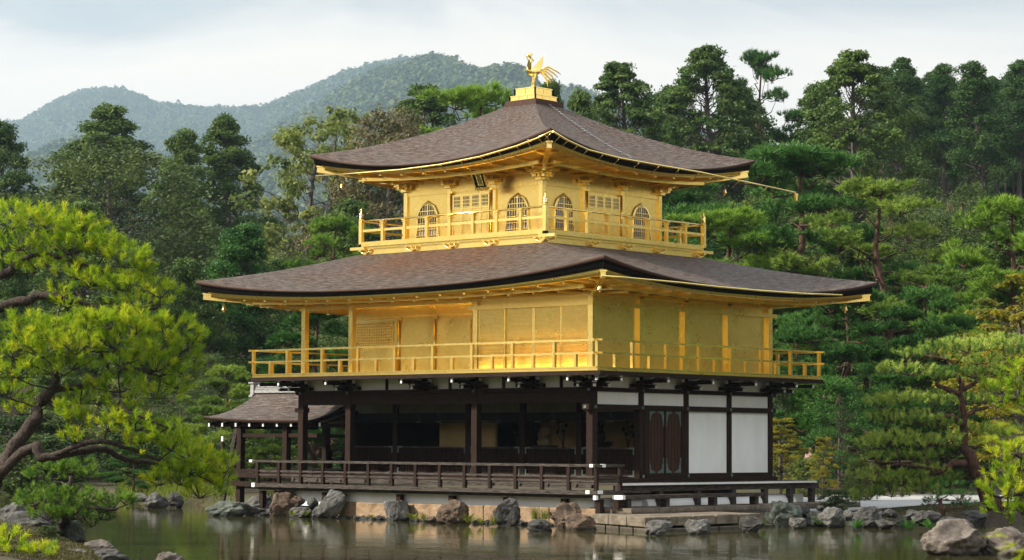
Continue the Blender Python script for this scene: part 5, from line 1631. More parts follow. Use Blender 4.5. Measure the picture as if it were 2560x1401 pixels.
# crown outlines: share of the height at relative crown height 0..1
hin = lambda t: .25 * (1 - t) ** .62 * (.62 + .5 * min(1, t * 3.2))
cyp = lambda t: .20 * (1 - t) ** .75 * (.7 + .4 * min(1, t * 3))
rnd = lambda t: .36 * math.sqrt(max(0.02, 1 - (2 * t - .85) ** 2 / 1.4))
wide = lambda t: .34 * math.sqrt(max(0.03, 1 - (2 * t - .9) ** 2 / 1.3))
egg = lambda t: .27 * max(.05, math.sin(math.pi * (.14 + .85 * t) ** .72)) ** .8 * (1 - .28 * t)
PR = {}
PR['hin1'] = P_('hinoki_tree', clump_tree(101, 16, hin, 150, .060, .55, 300, (.22, .115), 'cypress', h0=.16, droop=.12, tips=.5, trunk_r=.24, open_=.6), 16)
PR['hin2'] = P_('hinoki_tree', clump_tree(102, 16, hin, 132, .064, .5, 300, (.22, .115), 'cypress', h0=.22, droop=.05, tips=.6, trunk_r=.22, open_=.5), 16)
PR['old'] = P_('old_conifer', clump_tree(103, 17, egg, 140, .056, .55, 300, (.22, .125), 'cypress', h0=.20, droop=-.10, tips=.3, trunk_r=.30, open_=.35, tint_spread=.2), 17)
PR['old2'] = P_('old_conifer', clump_tree(113, 17, egg, 110, .056, .55, 300, (.22, .125), 'cypress', h0=.26, droop=-.2, tips=.3, trunk_r=.28, open_=.3, tint_spread=.2), 17)
PR['cyp1'] = P_('cypress_tree', clump_tree(104, 18, cyp, 90, .055, .6, 300, (.21, .115), 'cypress_dark', h0=.42, droop=.15, tips=.7, trunk_r=.20, open_=.55), 18)
PR['cyp2'] = P_('cypress_tree', clump_tree(105, 18, cyp, 86, .058, .6, 300, (.21, .115), 'cypress_dark', h0=.5, droop=.1, tips=.7, trunk_r=.19, open_=.5), 18)
PR['rnd1'] = P_('broadleaf_tree', clump_tree(106, 11, rnd, 80, .10, .75, 260, (.165, .105), 'broad', h0=.12, trunk_r=.2, up=.5, open_=.75), 11)
PR['rnd2'] = P_('broadleaf_tree', clump_tree(107, 11, rnd, 76, .095, .7, 260, (.165, .105), 'broad', h0=.15, trunk_r=.18, up=.5, open_=.7), 11)
PR['pale'] = P_('pale_tree', clump_tree(108, 11, rnd, 48, .085, .6, 130, (.22, .15), 'broad_pale', h0=.25, trunk_r=.15, up=.5, open_=.45), 11)
PR['thin'] = P_('thin_tree', clump_tree(109, 9, rnd, 46, .075, .6, 90, (.18, .11), 'broad_brown', h0=.15, trunk_r=.12, up=.4, open_=.6), 9)
PR['bush'] = P_('shrub', clump_tree(110, 3, rnd, 42, .15, .7, 130, (.13, .08), 'broad', h0=.08, trunk_r=.06, up=.6, open_=.7), 3)
PR['maple'] = P_('maple_tree', clump_tree(111, 5, wide, 50, .095, .32, 150, (.11, .085), 'maple', h0=.2, trunk_r=.10, up=1.0, open_=.6, tint_spread=.3), 5)
def pads_for(seed, n, h0, reach, rx, rz, top=True):
    g = np.random.default_rng(seed); out = []
    for i in range(n):
        h = h0 + (1 - h0) * (i + .5 * g.random()) / n
        f = (1 - (h - h0) / (1 - h0))
        r_ = reach * (.25 + .75 * f ** .7) * g.uniform(.6, 1.1)
        out.append((h, i * 2.39996 + g.normal() * .3, r_, rx * (.55 + .5 * f) * g.uniform(.8, 1.2), rx * (.55 + .4 * f) * g.uniform(.6, .9), rz * g.uniform(.8, 1.2)))
    if top: out.append((.985, 0, .05, rx * .7, rx * .6, rz))
    return out
TR1 = [(0, 0, 0), (.02, .01, .25), (-.015, .02, .5), (.02, -.01, .75), (.0, 0, 1)]
TR2 = [(0, 0, 0), (.05, 0, .2), (.02, .03, .45), (.06, .0, .7), (.05, .02, 1)]
PR['pine1'] = P_('garden_pine', pine_tree(201, 9, pads_for(1, 17, .26, 3.3, 1.5, .42), 'needle', TR1, (16, .24, .019, .16), trunk_r=.20, density=11), 9)
PR['pine2'] = P_('garden_pine', pine_tree(202, 8, pads_for(2, 14, .30, 3.0, 1.5, .45), 'needle_dark', TR2, (16, .24, .019, .16), trunk_r=.19, density=11), 8)
PR['pine3'] = P_('garden_pine', pine_tree(203, 10, pads_for(3, 22, .22, 3.6, 1.35, .34), 'needle_pale', TR1, (16, .22, .018, .15), trunk_r=.20, density=11), 10)

def gz(P): return float(ground_z(np.asarray(P)[:2])[0])
def tree_at(key, U, top, k, label=None, group=None, sx=1.0, rz=None, mat=None, base=None, rr=random.Random(9)):
    """tree standing k metres away whose top is seen at (U, top)"""
    P = at(U, top, k); b = gz(P) - .1 if base is None else base
    return put(PR[key], (P[0], P[1], b), P[2] - b, sx, rr.uniform(0, 6.28) if rz is None else rz, label, group, mat)

# ---- trees one can tell apart on the slope, by what they look like
tree_at('hin1', 230, 262, 215, 'broadest dark conifer rising highest before the lower hazy hill', sx=1.45)
tree_at('hin2', 20, 298, 210, 'dark conifer at the edge of the hillside wood below the hazy hill', sx=1.0)
tree_at('hin2', 458, 318, 205, 'slim dark conifer between two taller crowns before the hazy hill', sx=.85)
tree_at('hin1', 588, 288, 210, 'tall pointed conifer before the dip of the hazy ridge', sx=1.05)
tree_at('rnd1', 272, 380, 165, 'dark bluish broadleaf crown with brown sprigs in the hillside wood', sx=1.35)
tree_at('old2', 1062, 212, 190, 'airy open crowned tree before the hazy mountain beside the upper roof', sx=1.0)
tree_at('pale', 836, 282, 175, 'pale green light crowned tree before the mountain', sx=.85)
tree_at('pale', 770, 318, 170, 'pale green low tree beside the taller pale tree', sx=.9)
tree_at('rnd2', 965, 292, 165, 'brownish rounded broadleaf tree beside the airy tree', sx=.8, mat='broad_brown')
tree_at('pine1', 1205, 240, 175, 'green pine top peeping over the left slope of the upper roof', sx=1.0)
tree_at('hin2', 1362, 196, 185, 'narrow dark conifer just behind the phoenix statue', sx=.55)
tree_at('hin1', 1425, 228, 170, 'dark conifer over the right slope of the upper roof', sx=.7)
tree_at('old', 1572, 158, 190, 'rounded open conifer nearest the upper roof on the ridge', sx=1.05)
tree_at('old', 1770, 112, 200, 'tallest broad conifer on the ridge with gaps in its crown', sx=1.15)
tree_at('pine3', 1905, 146, 205, 'flat branched pine leaning out beside the tallest ridge conifer', sx=.75, mat='needle_dark')
tree_at('old2', 2122, 128, 175, 'large pale barked conifer with bare lower limbs on the ridge', sx=1.1)
tree_at('cyp1', 2258, 140, 225, 'pointed dark cypress at the start of the ridge row', sx=1.0)
tree_at('cyp2', 2358, 160, 228, 'second dark cypress of the ridge row beside the pointed one', sx=1.1)
tree_at('cyp1', 2450, 152, 215, 'bushy cypress of the ridge row with foliage low on its trunk', sx=1.15)
tree_at('cyp2', 2540, 152, 230, 'cypress at the outer end of the ridge row', sx=1.15)
tree_at('hin2', 2050, 215, 215, 'dense conifer filling the gap beside the pale barked conifer', sx=1.1)
tree_at('hin1', 1690, 215, 215, 'dark conifer filling the ridge between two open crowns', sx=1.1)
tree_at('hin2', 1860, 205, 212, 'dark conifer on the ridge below the flat branched pine', sx=1.1)
GC = 'cypresses in the dark ridge row'
rr = random.Random(21)
for i in range(26):
    U = 2195 + i * 16 + rr.uniform(-6, 6); k = rr.uniform(232, 262)
    tree_at(rr.choice(['cyp1', 'cyp2']), U, rr.uniform(165, 225), k, 'dark cypress with a bare straight trunk in the crowded ridge row', GC, sx=rr.uniform(.7, .95))
for i in range(22):
    U = 2175 + i * 22 + rr.uniform(-8, 8); k = rr.uniform(266, 290)
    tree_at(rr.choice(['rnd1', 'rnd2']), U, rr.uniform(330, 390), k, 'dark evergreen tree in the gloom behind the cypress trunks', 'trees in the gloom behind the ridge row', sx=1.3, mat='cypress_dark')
# ---- garden pines behind and beside the pavilion
tree_at('pine2', 1955, 392, 118, 'dark umbrella pine with a bare red trunk above the lower roof tip', sx=1.25)
tree_at('pine3', 2205, 470, 112, 'tall pale green pine with open tiers behind the lower roof tip', sx=1.28)
tree_at('pine1', 2528, 520, 105, 'tall green pine with a straight red trunk at the edge of the garden', sx=1.2)
tree_at('pine2', 2095, 730, 92, 'dark low pine beside the gilded bell', sx=1.15, rz=1.2)
tree_at('pine1', 2310, 735, 95, 'dark green pine in front of the tall pale pine', sx=1.1, mat='needle_dark')
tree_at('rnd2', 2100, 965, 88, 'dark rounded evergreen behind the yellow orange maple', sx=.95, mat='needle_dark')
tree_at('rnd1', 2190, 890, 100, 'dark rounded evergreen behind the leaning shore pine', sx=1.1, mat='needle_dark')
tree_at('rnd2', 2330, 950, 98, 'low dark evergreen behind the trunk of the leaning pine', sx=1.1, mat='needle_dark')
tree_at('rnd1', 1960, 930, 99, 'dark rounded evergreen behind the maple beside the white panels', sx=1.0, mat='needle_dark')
tree_at('pine1', 1830, 545, 112, 'green pine showing just above the lower roof', sx=1.3)
tree_at('pine2', 1700, 480, 125, 'dark pine behind the third storey balcony', sx=1.3)
tree_at('pine1', 1985, 800, 98, 'green pine behind the far end of the gilded balcony', sx=1.0, mat='needle_dark')
tree_at('pine1', 565, 925, 88, 'bright green tiered pine beside the porch roof', sx=1.1, mat='needle_pale')
tree_at('pine2', 790, 770, 92, 'dark green pine seen through the open gilded porch', sx=1.2)
tree_at('pine1', 480, 1080, 92, 'low green pine on the far bank behind the porch posts', sx=1.2)
tree_at('pine1', 690, 1060, 90, 'low green pine framed by the porch posts', sx=1.1)
tree_at('pine2', 830, 1060, 94, 'dark low pine seen through the open veranda', sx=1.2)
tree_at('pine2', 330, 1120, 88, 'dark green low pine on the far bank behind the islet', sx=1.3)
tree_at('pine3', 840, 560, 130, 'light green pine on the slope beside the third storey balcony', sx=1.0, mat='needle')
tree_at('hin2', 590, 555, 128, 'bluish green young conifer on the slope above the lower roof tip', sx=1.1, mat='needle_dark')
# ---- small trees and shrubs in the garden
tree_at('maple', 1950, 1045, 86, 'yellowing maple beside the white wall panels', sx=1.1)
tree_at('maple', 2058, 1093, 82, 'small yellow orange maple with a forked trunk by the bench deck', sx=.72)
tree_at('maple', 2560, 690, 84, 'orange tinged maple at the edge of the garden', sx=1.0)
tree_at('maple', 2545, 775, 80, 'yellow green maple below the orange tinged one', sx=.9)
tree_at('maple', 1978, 1128, 90, 'green maple between the pavilion and the yellow one', sx=1.3, mat='broad_pale')
tree_at('bush', 2012, 1150, 84, 'round pale green shrub beside the bench deck', sx=1.3, mat='broad_pale')
tree_at('bush', 2150, 1150, 80, 'upright yellowish shrub between maple and shore pine', sx=1.0, mat='broad_pale')
tree_at('bush', 2088, 1226, 66.5, 'small dark green shrub behind the spotted boulder', sx=2.2, base=.04)
tree_at('bush', 1968, 1195, 92, 'dark round shrub behind the bench deck', sx=1.8)
tree_at('bush', 122, 1316, 45.5, 'leafy green shrub on the mossy islet', sx=2.0, base=-.05)
tree_at('rnd1', 2360, 540, 135, 'dark glossy broadleaf tree behind the tall pale pine', sx=1.0)
tree_at('thin', 2385, 508, 138, 'dry beige leaved tree behind the dark glossy one', sx=.55)
tree_at('thin', 1840, 505, 130, 'yellowish thin leaved tree between dark pines', sx=.5, mat='broad_pale')
tree_at('rnd2', 2425, 468, 160, 'dull green broadleaf tree before the cypress trunks', sx=.8)
tree_at('rnd2', 2290, 458, 158, 'low olive broadleaf tree below the cypress trunks', sx=.9)
# ---- the rest of the wood
KIN = [('hin1', 'dark green conifer with drooping sprays in the thick of the hillside wood', 'conifers of the hillside wood', .4),
       ('hin2', 'dark green conifer with drooping sprays in the thick of the hillside wood', 'conifers of the hillside wood', .3),
       ('rnd1', 'dense dark evergreen broadleaf tree in the thick of the hillside wood', 'evergreen trees of the hillside wood', .45),
       ('rnd2', 'dense dark evergreen broadleaf tree in the thick of the hillside wood', 'evergreen trees of the hillside wood', .45),
       ('pale', 'lighter green tree among the dark trees of the hillside wood', 'lighter trees of the hillside wood', .14),
       ('thin', 'thin browning tree among the dark trees of the hillside wood', 'browning trees of the hillside wood', .07),
       ('pine2', 'dark pine among the broadleaf trees of the hillside wood', 'pines of the hillside wood', .18)]
rr = random.Random(77)
cnt = 0
for k0 in (106, 113, 121, 130, 140, 151, 163, 176, 190, 205, 220, 236):
    step = 6.2 * FPX / k0 * (1.0 if k0 < 180 else 1.05)
    U = -420 + rr.uniform(0, step)
    while U < 3150:
        u, k = U + rr.uniform(-.3, .3) * step, k0 + rr.uniform(-4, 4)
        U += step
        P = at(u, 1108, k); b = gz(P)
        # what the pavilion hides is left out
        base_v = 1108 - (b - 1.95) * FPX / k
        if 900 < u < 1720 and k < 150: continue
        if 1080 < u < 1560: continue
        if 2180 < u < 2620 and k > 205: continue
        kind = rr.choices(KIN, [w for *_, w in KIN])[0]
        key = kind[0]
        Hh = {'hin1': rr.uniform(9, 14), 'hin2': rr.uniform(9, 14), 'rnd1': rr.uniform(6, 10), 'rnd2': rr.uniform(6, 10), 'pale': rr.uniform(6, 10), 'thin': rr.uniform(5, 8), 'pine2': rr.uniform(6, 9)}[key]
        if k < 118 and u > 1900 and key in ('hin1', 'hin2'): key, Hh = 'pine1', 6.5; kind = ('pine1', 'mid green pine at the foot of the wooded slope', 'pines at the foot of the slope', 0)
        if k < 118: Hh *= .72
        top_v = 1108 - (b + Hh - 1.95) * FPX / k
        lim = np.interp(u, [-100, 0, 150, 350, 520, 650, 700, 900, 1050, 1500, 1560, 1900, 2000, 2170, 2200, 2620, 2720], [380, 350, 330, 350, 350, 350, 375, 340, 340, 260, 240, 220, 230, 270, 470, 500, 230])
        if top_v < lim: Hh = b * 0 + (1.95 + (1108 - lim) * k / FPX) - b
        if Hh < 4: continue
        put(PR[key], (P[0], P[1], b - .1), Hh, rr.uniform(.95, 1.3), rr.uniform(0, 6.28), kind[1], kind[2]); cnt += 1
# undergrowth shrubs along the foot of the slope and the far bank
for i in range(46):
    u = rr.uniform(-40, 880) if i < 30 else rr.uniform(1930, 2620); k = rr.uniform(96, 108)
    P = at(u, 1108, k); b = gz(P)
    put(PR['bush'], (P[0], P[1], b - .05), rr.uniform(1.6, 3.4), rr.uniform(1.1, 1.6), rr.uniform(0, 6), 'dark leafy shrub at the foot of the wooded slope', 'shrubs at the foot of the slope')
print('wood trees', cnt)
# ------------------------------------------------------------------ near pines, traced branch by branch
def traced_pine(name, label, k0, branches, pads, mat, seed, tuft, ntuft, tint, group=None, bark='bark_near', root=None, up=.85, flat=1.0):
    """branches: [( [(U,V,dk,r_px)...] )]; pads: [(U,V,dk,rx_px,rz_px,tint shift)]; k0 metres away, dk nearer or farther"""
    g = np.random.default_rng(seed)
    P0 = at(*(root or branches[0][0][:2]), k0)
    base = np.array([P0[0], P0[1], gz(P0)])
    o = thing(name, base, label, 'tree', group)
    tr = MB(); joints = []
    for br in branches:
        pts = [at(U, V, k0 + dk) for U, V, dk, r in br]; rad = [r * .86 * (k0 + dk) / FPX for U, V, dk, r in br]
        # resample with wobble
        P2, R2 = [], []
        for a, b, ra, rb in zip(pts[:-1], pts[1:], rad[:-1], rad[1:]):
            for f in (0, .33, .66):
                P2.append(a * (1 - f) + b * f + g.normal(size=3) * min(ra, rb) * .28 * (f > 0)); R2.append((ra * (1 - f) + rb * f) * g.uniform(.9, 1.12))
        P2.append(pts[-1]); R2.append(rad[-1])
        tr.tube(P2, R2, 9)
        joints += P2
    J = np.array(joints)
    Q, T = [], []
    for U, V, dk, rx, rz, ts in pads:
        k = k0 + dk; c = at(U, V, k); s = k / FPX
        r = np.array([rx * s, rz * s * flat])
        loc = np.array([r[0], r[0] * .85, r[1]])
        n = int(ntuft * rx * rz / 1000)
        d = unit(g.normal(size=(n, 3))); d[:, 2] = np.abs(d[:, 2]) * np.where(g.random(n) < .72, 1, -.8)
        off = d * loc * (g.random((n, 1)) ** .4)
        P = c + np.outer(off[:, 0], RT) + np.outer(off[:, 1], FH) + np.outer(off[:, 2], UPW)
        dd = np.outer(d[:, 0], RT) * .8 + np.outer(d[:, 1], FH) * .8 + np.outer(d[:, 2], UPW) * .4
        D = unit(dd + np.array([0, 0, up]) + g.normal(size=(n, 3)) * .3)
        t_ = np.clip(g.uniform(*tint) + ts + g.normal(size=n) * .22, 0, 1)
        q, ti = needles(g, P, D, *tuft, t_)
        Q.append(q); T.append(ti)
        # twigs from the nearest branch point through the pad
        jn = J[np.argmin(((J - c) ** 2).sum(1))]
        tr.tube([jn, (jn + c) / 2 + g.normal(size=3) * .05 - np.array([0, 0, .03]), c - np.array([0, 0, r[1] * .5])], [.022, .016, .011], 5, cap=False)
        for i in g.choice(n, min(n, 10), replace=False):
            tr.tube([c - np.array([0, 0, r[1] * .5]), (c + P[i]) / 2 - np.array([0, 0, r[1] * .25]), P[i]], [.010, .007, .004], 4, cap=False)
    c_ = link_mesh('crown', arr_mesh('crown', np.concatenate(Q) - base, 3, np.concatenate(T), M[mat]), None, o)
    tr.build('trunk', M[bark], o)
    return o
BR = [[(-60, 1260, 0, 26), (0, 1178, 0, 24), (40, 1110, 0, 21), (82, 1055, .1, 20), (102, 1005, .2, 18), (135, 972, .2, 13), (205, 966, .3, 9), (245, 962, .5, 6)],
      [(-20, 1200, 0, 20), (45, 1140, -.1, 16), (92, 1112, -.2, 15), (98, 1146, -.3, 13), (135, 1143, -.3, 13), (200, 1128, -.2, 11), (262, 1124, 0, 9), (310, 1147, .2, 8), (395, 1160, .3, 6), (470, 1185, .4, 4)],
      [(130, 1140, -.3, 9), (200, 1112, -.4, 8), (262, 1104, -.4, 7), (330, 1122, -.3, 5), (400, 1152, -.2, 4)],
      [(-50, 775, .3, 15), (30, 758, .3, 14), (72, 752, .3, 15), (90, 738, .3, 14), (140, 742, .3, 11), (195, 756, .4, 9), (250, 775, .5, 8), (310, 786, .6, 5), (400, 770, .7, 3)],
      [(-40, 690, .8, 18), (25, 680, .8, 14), (48, 650, .8, 7), (100, 636, .7, 7), (160, 645, .6, 6), (205, 662, .6, 5), (260, 678, .6, 3)],
      [(245, 962, .5, 6), (262, 955, .4, 6), (278, 935, .3, 6), (330, 920, .2, 5), (400, 942, .2, 3)], [(278, 935, .3, 5), (262, 905, .2, 5), (250, 880, .1, 4)],
      [(118, 1000, .2, 7), (170, 1050, -.2, 5), (230, 1108, -.4, 4)], [(120, 985, .2, 8), (145, 950, 0, 7), (140, 930, -.2, 6)],
      [(300, 1000, -.4, 4), (320, 1030, -.5, 4), (420, 1070, -.5, 3)]]
PD = []
for a in [(30, 555, .9, 85, 38, .06), (120, 560, .8, 95, 40, .1), (205, 575, .7, 60, 36, .06), (60, 610, .7, 95, 34, .0), (170, 620, .5, 80, 34, .0), (260, 625, .5, 55, 36, .0), (310, 650, .5, 62, 40, .02), (355, 678, .5, 38, 24, -.05),
          (30, 670, .9, 60, 26, -.05), (120, 660, .6, 50, 20, -.08), (190, 690, .6, 60, 22, -.1), (85, 675, 1.0, 40, 20, -.1),
          (235, 705, .4, 75, 24, -.05), (320, 715, .4, 85, 28, -.02), (400, 735, .4, 48, 24, 0), (150, 730, .3, 28, 18, .02), (345, 762, .5, 85, 18, -.06), (170, 765, .3, 40, 16, .02),
          (40, 830, 0, 80, 38, .02), (120, 830, -.1, 95, 40, .08), (215, 815, -.2, 60, 30, .1), (270, 808, -.2, 65, 34, .14), (340, 820, -.1, 70, 36, .06), (420, 830, .2, 75, 38, -.02), (480, 850, .3, 36, 24, -.04),
          (30, 880, -.1, 75, 30, .06), (110, 880, -.2, 90, 32, .06), (190, 870, -.3, 90, 36, .08), (290, 862, -.2, 80, 32, .04), (380, 872, 0, 70, 28, .02), (450, 885, .2, 60, 30, -.04),
          (40, 930, -.1, 95, 30, -.02), (130, 925, -.2, 60, 24, -.06), (180, 915, -.3, 60, 22, -.02), (300, 905, 0, 80, 24, -.06), (390, 915, .1, 80, 30, -.06), (460, 930, .3, 46, 30, -.08),
          (25, 985, .1, 60, 26, 0), (55, 1030, .3, 40, 18, 0), (200, 1000, .2, 70, 22, -.06), (300, 970, .1, 80, 26, -.04), (390, 985, .2, 70, 26, -.04), (440, 960, .3, 50, 22, -.06), (170, 1035, -.3, 44, 24, 0),
          (205, 1055, -.4, 44, 24, .04), (270, 1065, -.4, 60, 24, .04), (340, 1065, -.4, 60, 24, .02), (300, 1025, -.1, 55, 20, -.04), (400, 1085, -.2, 70, 26, 0), (190, 1100, -.4, 40, 18, 0),
          (360, 1120, -.3, 60, 22, .08), (430, 1115, -.2, 60, 26, .02), (470, 1140, 0, 55, 32, .05), (500, 1170, .2, 62, 40, 0), (548, 1195, .3, 46, 44, -.02), (450, 1195, .2, 75, 36, -.02), (400, 1205, .1, 36, 18, 0), (500, 1235, .3, 62, 24, -.05), (560, 1170, .3, 26, 30, -.02)]:
    PD.append(a)
traced_pine('shore_pine', 'nearest bright green pine reaching over the pond with twisted brown limbs', 45, BR, PD, 'needle_near', 5, (50, .135, .0056, .17), 15, (.34, .68))
# dark pine low over the islet
traced_pine('islet_pine', 'dark green low pine spreading over the rocks of the near islet', 51.5,
            [[(135, 1365, 0, 18), (148, 1330, 0, 17), (165, 1290, 0, 14), (175, 1250, 0, 10), (172, 1215, 0, 8), (185, 1180, 0, 6)], [(170, 1285, 0, 8), (220, 1268, -.2, 6), (290, 1275, -.3, 4)], [(172, 1260, 0, 7), (110, 1255, -.2, 5), (70, 1265, -.2, 4)]],
            [(90, 1262, 0, 58, 24, 0), (150, 1250, -.3, 70, 26, 0), (215, 1255, 0, 75, 30, 0), (280, 1262, .1, 62, 28, .06), (120, 1290, -.4, 60, 22, -.05), (190, 1290, -.3, 70, 20, -.05), (250, 1290, 0, 45, 20, -.05), (230, 1312, 0, 24, 12, -.1), (315, 1255, .3, 26, 18, .08),
             (120, 1190, .6, 60, 26, 0), (180, 1175, .5, 60, 30, 0), (220, 1190, .3, 34, 20, 0), (60, 1250, .2, 36, 16, 0), (100, 1225, .5, 40, 14, .0)], 'needle', 6, (40, .12, .0062, .13), 26, (.10, .36))
# bright sprigs of a young pine in front of the islet
traced_pine('young_pine', 'bright yellow green young pine in front of the islet rocks', 38.5,
            [[(-30, 1440, 0, 10), (20, 1400, 0, 7), (60, 1375, 0, 5), (110, 1385, 0, 4)], [(-30, 1440, 0, 8), (0, 1410, 0, 6), (15, 1360, 0, 4), (25, 1335, 0, 3)]],
            [(20, 1352, 0, 34, 22, .1), (45, 1385, -.2, 48, 20, .05), (95, 1385, -.2, 36, 18, .1), (128, 1388, -.2, 18, 14, .15), (10, 1385, .2, 40, 24, .0)], 'needle_near', 8, (46, .13, .0062, .16), 14, (.45, .75), root=(-30, 1420))
# shaped pine on the right-hand shore
traced_pine('leaning_pine', 'tiered pine with a leaning red brown trunk on the shore by the gravel court', 69,
            [[(2490, 1275, 0, 24), (2458, 1215, 0, 21), (2430, 1155, 0, 18), (2408, 1095, 0, 15), (2412, 1040, 0, 11), (2400, 985, 0, 9), (2406, 950, 0, 7)],
             [(2412, 1158, -.2, 11), (2380, 1160, -.4, 10), (2350, 1180, -.5, 9), (2325, 1185, -.5, 8), (2300, 1198, -.5, 4)], [(2408, 1062, -.1, 9), (2380, 1040, -.3, 8), (2362, 1042, -.3, 6), (2330, 1062, -.3, 4)],
             [(2412, 1040, .2, 8), (2440, 1025, .3, 6), (2470, 1018, .3, 4)], [(2400, 985, 0, 8), (2370, 975, -.2, 7), (2340, 962, -.3, 5), (2345, 950, -.3, 4)], [(2404, 975, .1, 7), (2430, 962, .2, 6), (2450, 945, .2, 5)],
             [(2400, 960, 0, 6), (2390, 915, 0, 5), (2370, 900, 0, 4), (2320, 890, 0, 3)], [(2420, 1120, .3, 6), (2480, 1115, .5, 5), (2520, 1100, .6, 4)], [(2352, 1178, -.5, 5), (2250, 1160, -.7, 4), (2200, 1170, -.8, 3)]],
            [(2420, 872, 0, 90, 26, .06), (2340, 880, 0, 60, 22, .06), (2500, 865, .3, 70, 26, .05), (2270, 890, -.2, 40, 16, .04), (2440, 905, .2, 90, 18, 0), (2540, 890, .4, 50, 20, 0),
             (2270, 930, -.3, 80, 22, .08), (2340, 945, -.2, 70, 20, .04), (2430, 935, .3, 90, 20, 0), (2510, 940, .5, 60, 22, 0), (2215, 930, -.4, 30, 14, .08),
             (2200, 1010, -.5, 50, 20, .08), (2260, 1000, -.4, 75, 24, .04), (2340, 1005, -.3, 70, 24, .02), (2420, 1005, .4, 60, 18, 0), (2480, 1000, .5, 50, 18, 0),
             (2220, 1050, -.5, 60, 22, .04), (2290, 1052, -.5, 75, 26, 0), (2350, 1065, -.4, 50, 22, -.02), (2440, 1080, .5, 70, 22, -.02), (2510, 1085, .6, 60, 24, -.04),
             (2180, 1115, -.8, 52, 26, .08), (2240, 1105, -.7, 70, 30, .08), (2310, 1110, -.6, 70, 28, .04), (2370, 1105, -.5, 50, 24, .0), (2190, 1150, -.8, 40, 16, .02), (2290, 1145, -.6, 80, 22, .02), (2390, 1130, .6, 40, 20, -.05), (2470, 1125, .7, 60, 26, -.05),
             (2200, 1195, -.8, 60, 24, .04), (2260, 1205, -.8, 70, 26, .06), (2170, 1240, -.8, 50, 22, .08), (2230, 1235, -.8, 60, 18, .06), (2310, 1225, -.6, 55, 22, .0), (2330, 1180, -.3, 40, 24, -.04), (2130, 1255, -.9, 26, 12, .06), (2370, 1205, .3, 50, 26, -.08)],
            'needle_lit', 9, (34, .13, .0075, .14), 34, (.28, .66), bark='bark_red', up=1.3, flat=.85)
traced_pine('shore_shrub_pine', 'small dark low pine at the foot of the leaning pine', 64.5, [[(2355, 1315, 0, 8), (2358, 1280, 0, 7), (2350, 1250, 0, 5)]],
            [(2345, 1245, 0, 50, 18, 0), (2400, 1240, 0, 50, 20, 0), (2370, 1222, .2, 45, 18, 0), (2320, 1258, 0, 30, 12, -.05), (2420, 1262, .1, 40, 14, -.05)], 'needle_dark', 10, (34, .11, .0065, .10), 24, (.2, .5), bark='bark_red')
# bright pine at the right edge, nearer the camera
traced_pine('edge_pine', 'bright yellow green pine reaching in beside the big boulders', 46,
            [[(2640, 1200, 0, 16), (2580, 1150, 0, 12), (2540, 1135, 0, 8), (2490, 1148, 0, 4)], [(2640, 1000, 0, 12), (2570, 985, 0, 8), (2520, 1000, 0, 5), (2480, 1010, 0, 3)], [(2620, 1220, 0, 10), (2560, 1235, 0, 7), (2500, 1245, 0, 4)]],
            [(2545, 925, .3, 36, 30, .05), (2500, 975, 0, 44, 24, .04), (2545, 985, 0, 50, 28, .04), (2490, 1015, -.1, 24, 16, .02), (2550, 1020, 0, 40, 18, 0), (2535, 1125, 0, 46, 26, .1), (2500, 1145, 0, 30, 18, .06), (2550, 1165, 0, 50, 26, .06),
             (2520, 1195, -.1, 56, 26, .04), (2470, 1228, -.1, 34, 16, 0), (2520, 1235, -.2, 60, 26, 0), (2555, 1210, 0, 40, 26, .04), (2510, 1275, -.1, 50, 24, -.02), (2555, 1275, 0, 40, 26, -.02), (2530, 1305, 0, 36, 14, -.04)],
            'needle_near', 11, (46, .135, .0062, .17), 13, (.30, .68), root=(2640, 1230))
# a sprig hanging in much closer to the lens (out of focus)
def sprig():
    k = 9.0; g = np.random.default_rng(3)
    pts = [at(U, V, k) for U, V in ((2640, 1140), (2590, 1080), (2540, 1090), (2500, 1100))]
    base = at(2640, 1140, k); base[2] = .3
    o = thing('near_sprig', base, 'out of focus yellow green pine sprig hanging into view very near', 'branch')
    tr = MB().tube([at(2700, 1420, k), at(2660, 1250, k)] + pts, [.012, .011, .01, .007, .005, .003], 6)
    tr.tube([at(2690, 1380, k), at(2560, 1345, k), at(2520, 1340, k)], [.008, .005, .003], 6)
    Pt = np.array([at(U, V, k + g.normal() * .05) for U, V in ((2500, 1095), (2530, 1060), (2555, 1085), (2570, 1040), (2550, 1110), (2590, 1090), (2545, 1360), (2525, 1345), (2560, 1385), (2575, 1370))])
    D = unit(-RT + np.array([0, 0, .1]) + g.normal(size=(len(Pt), 3)) * .3)
    q, t = needles(g, Pt, D, 14, .085, .0012, .04, np.full(len(Pt), .8), .2, .6)
    link_mesh('needles', arr_mesh('needles', q - base, 3, t, M['needle_near']), None, o)
    tr.build('twig', M['bark_near'], o)
sprig()
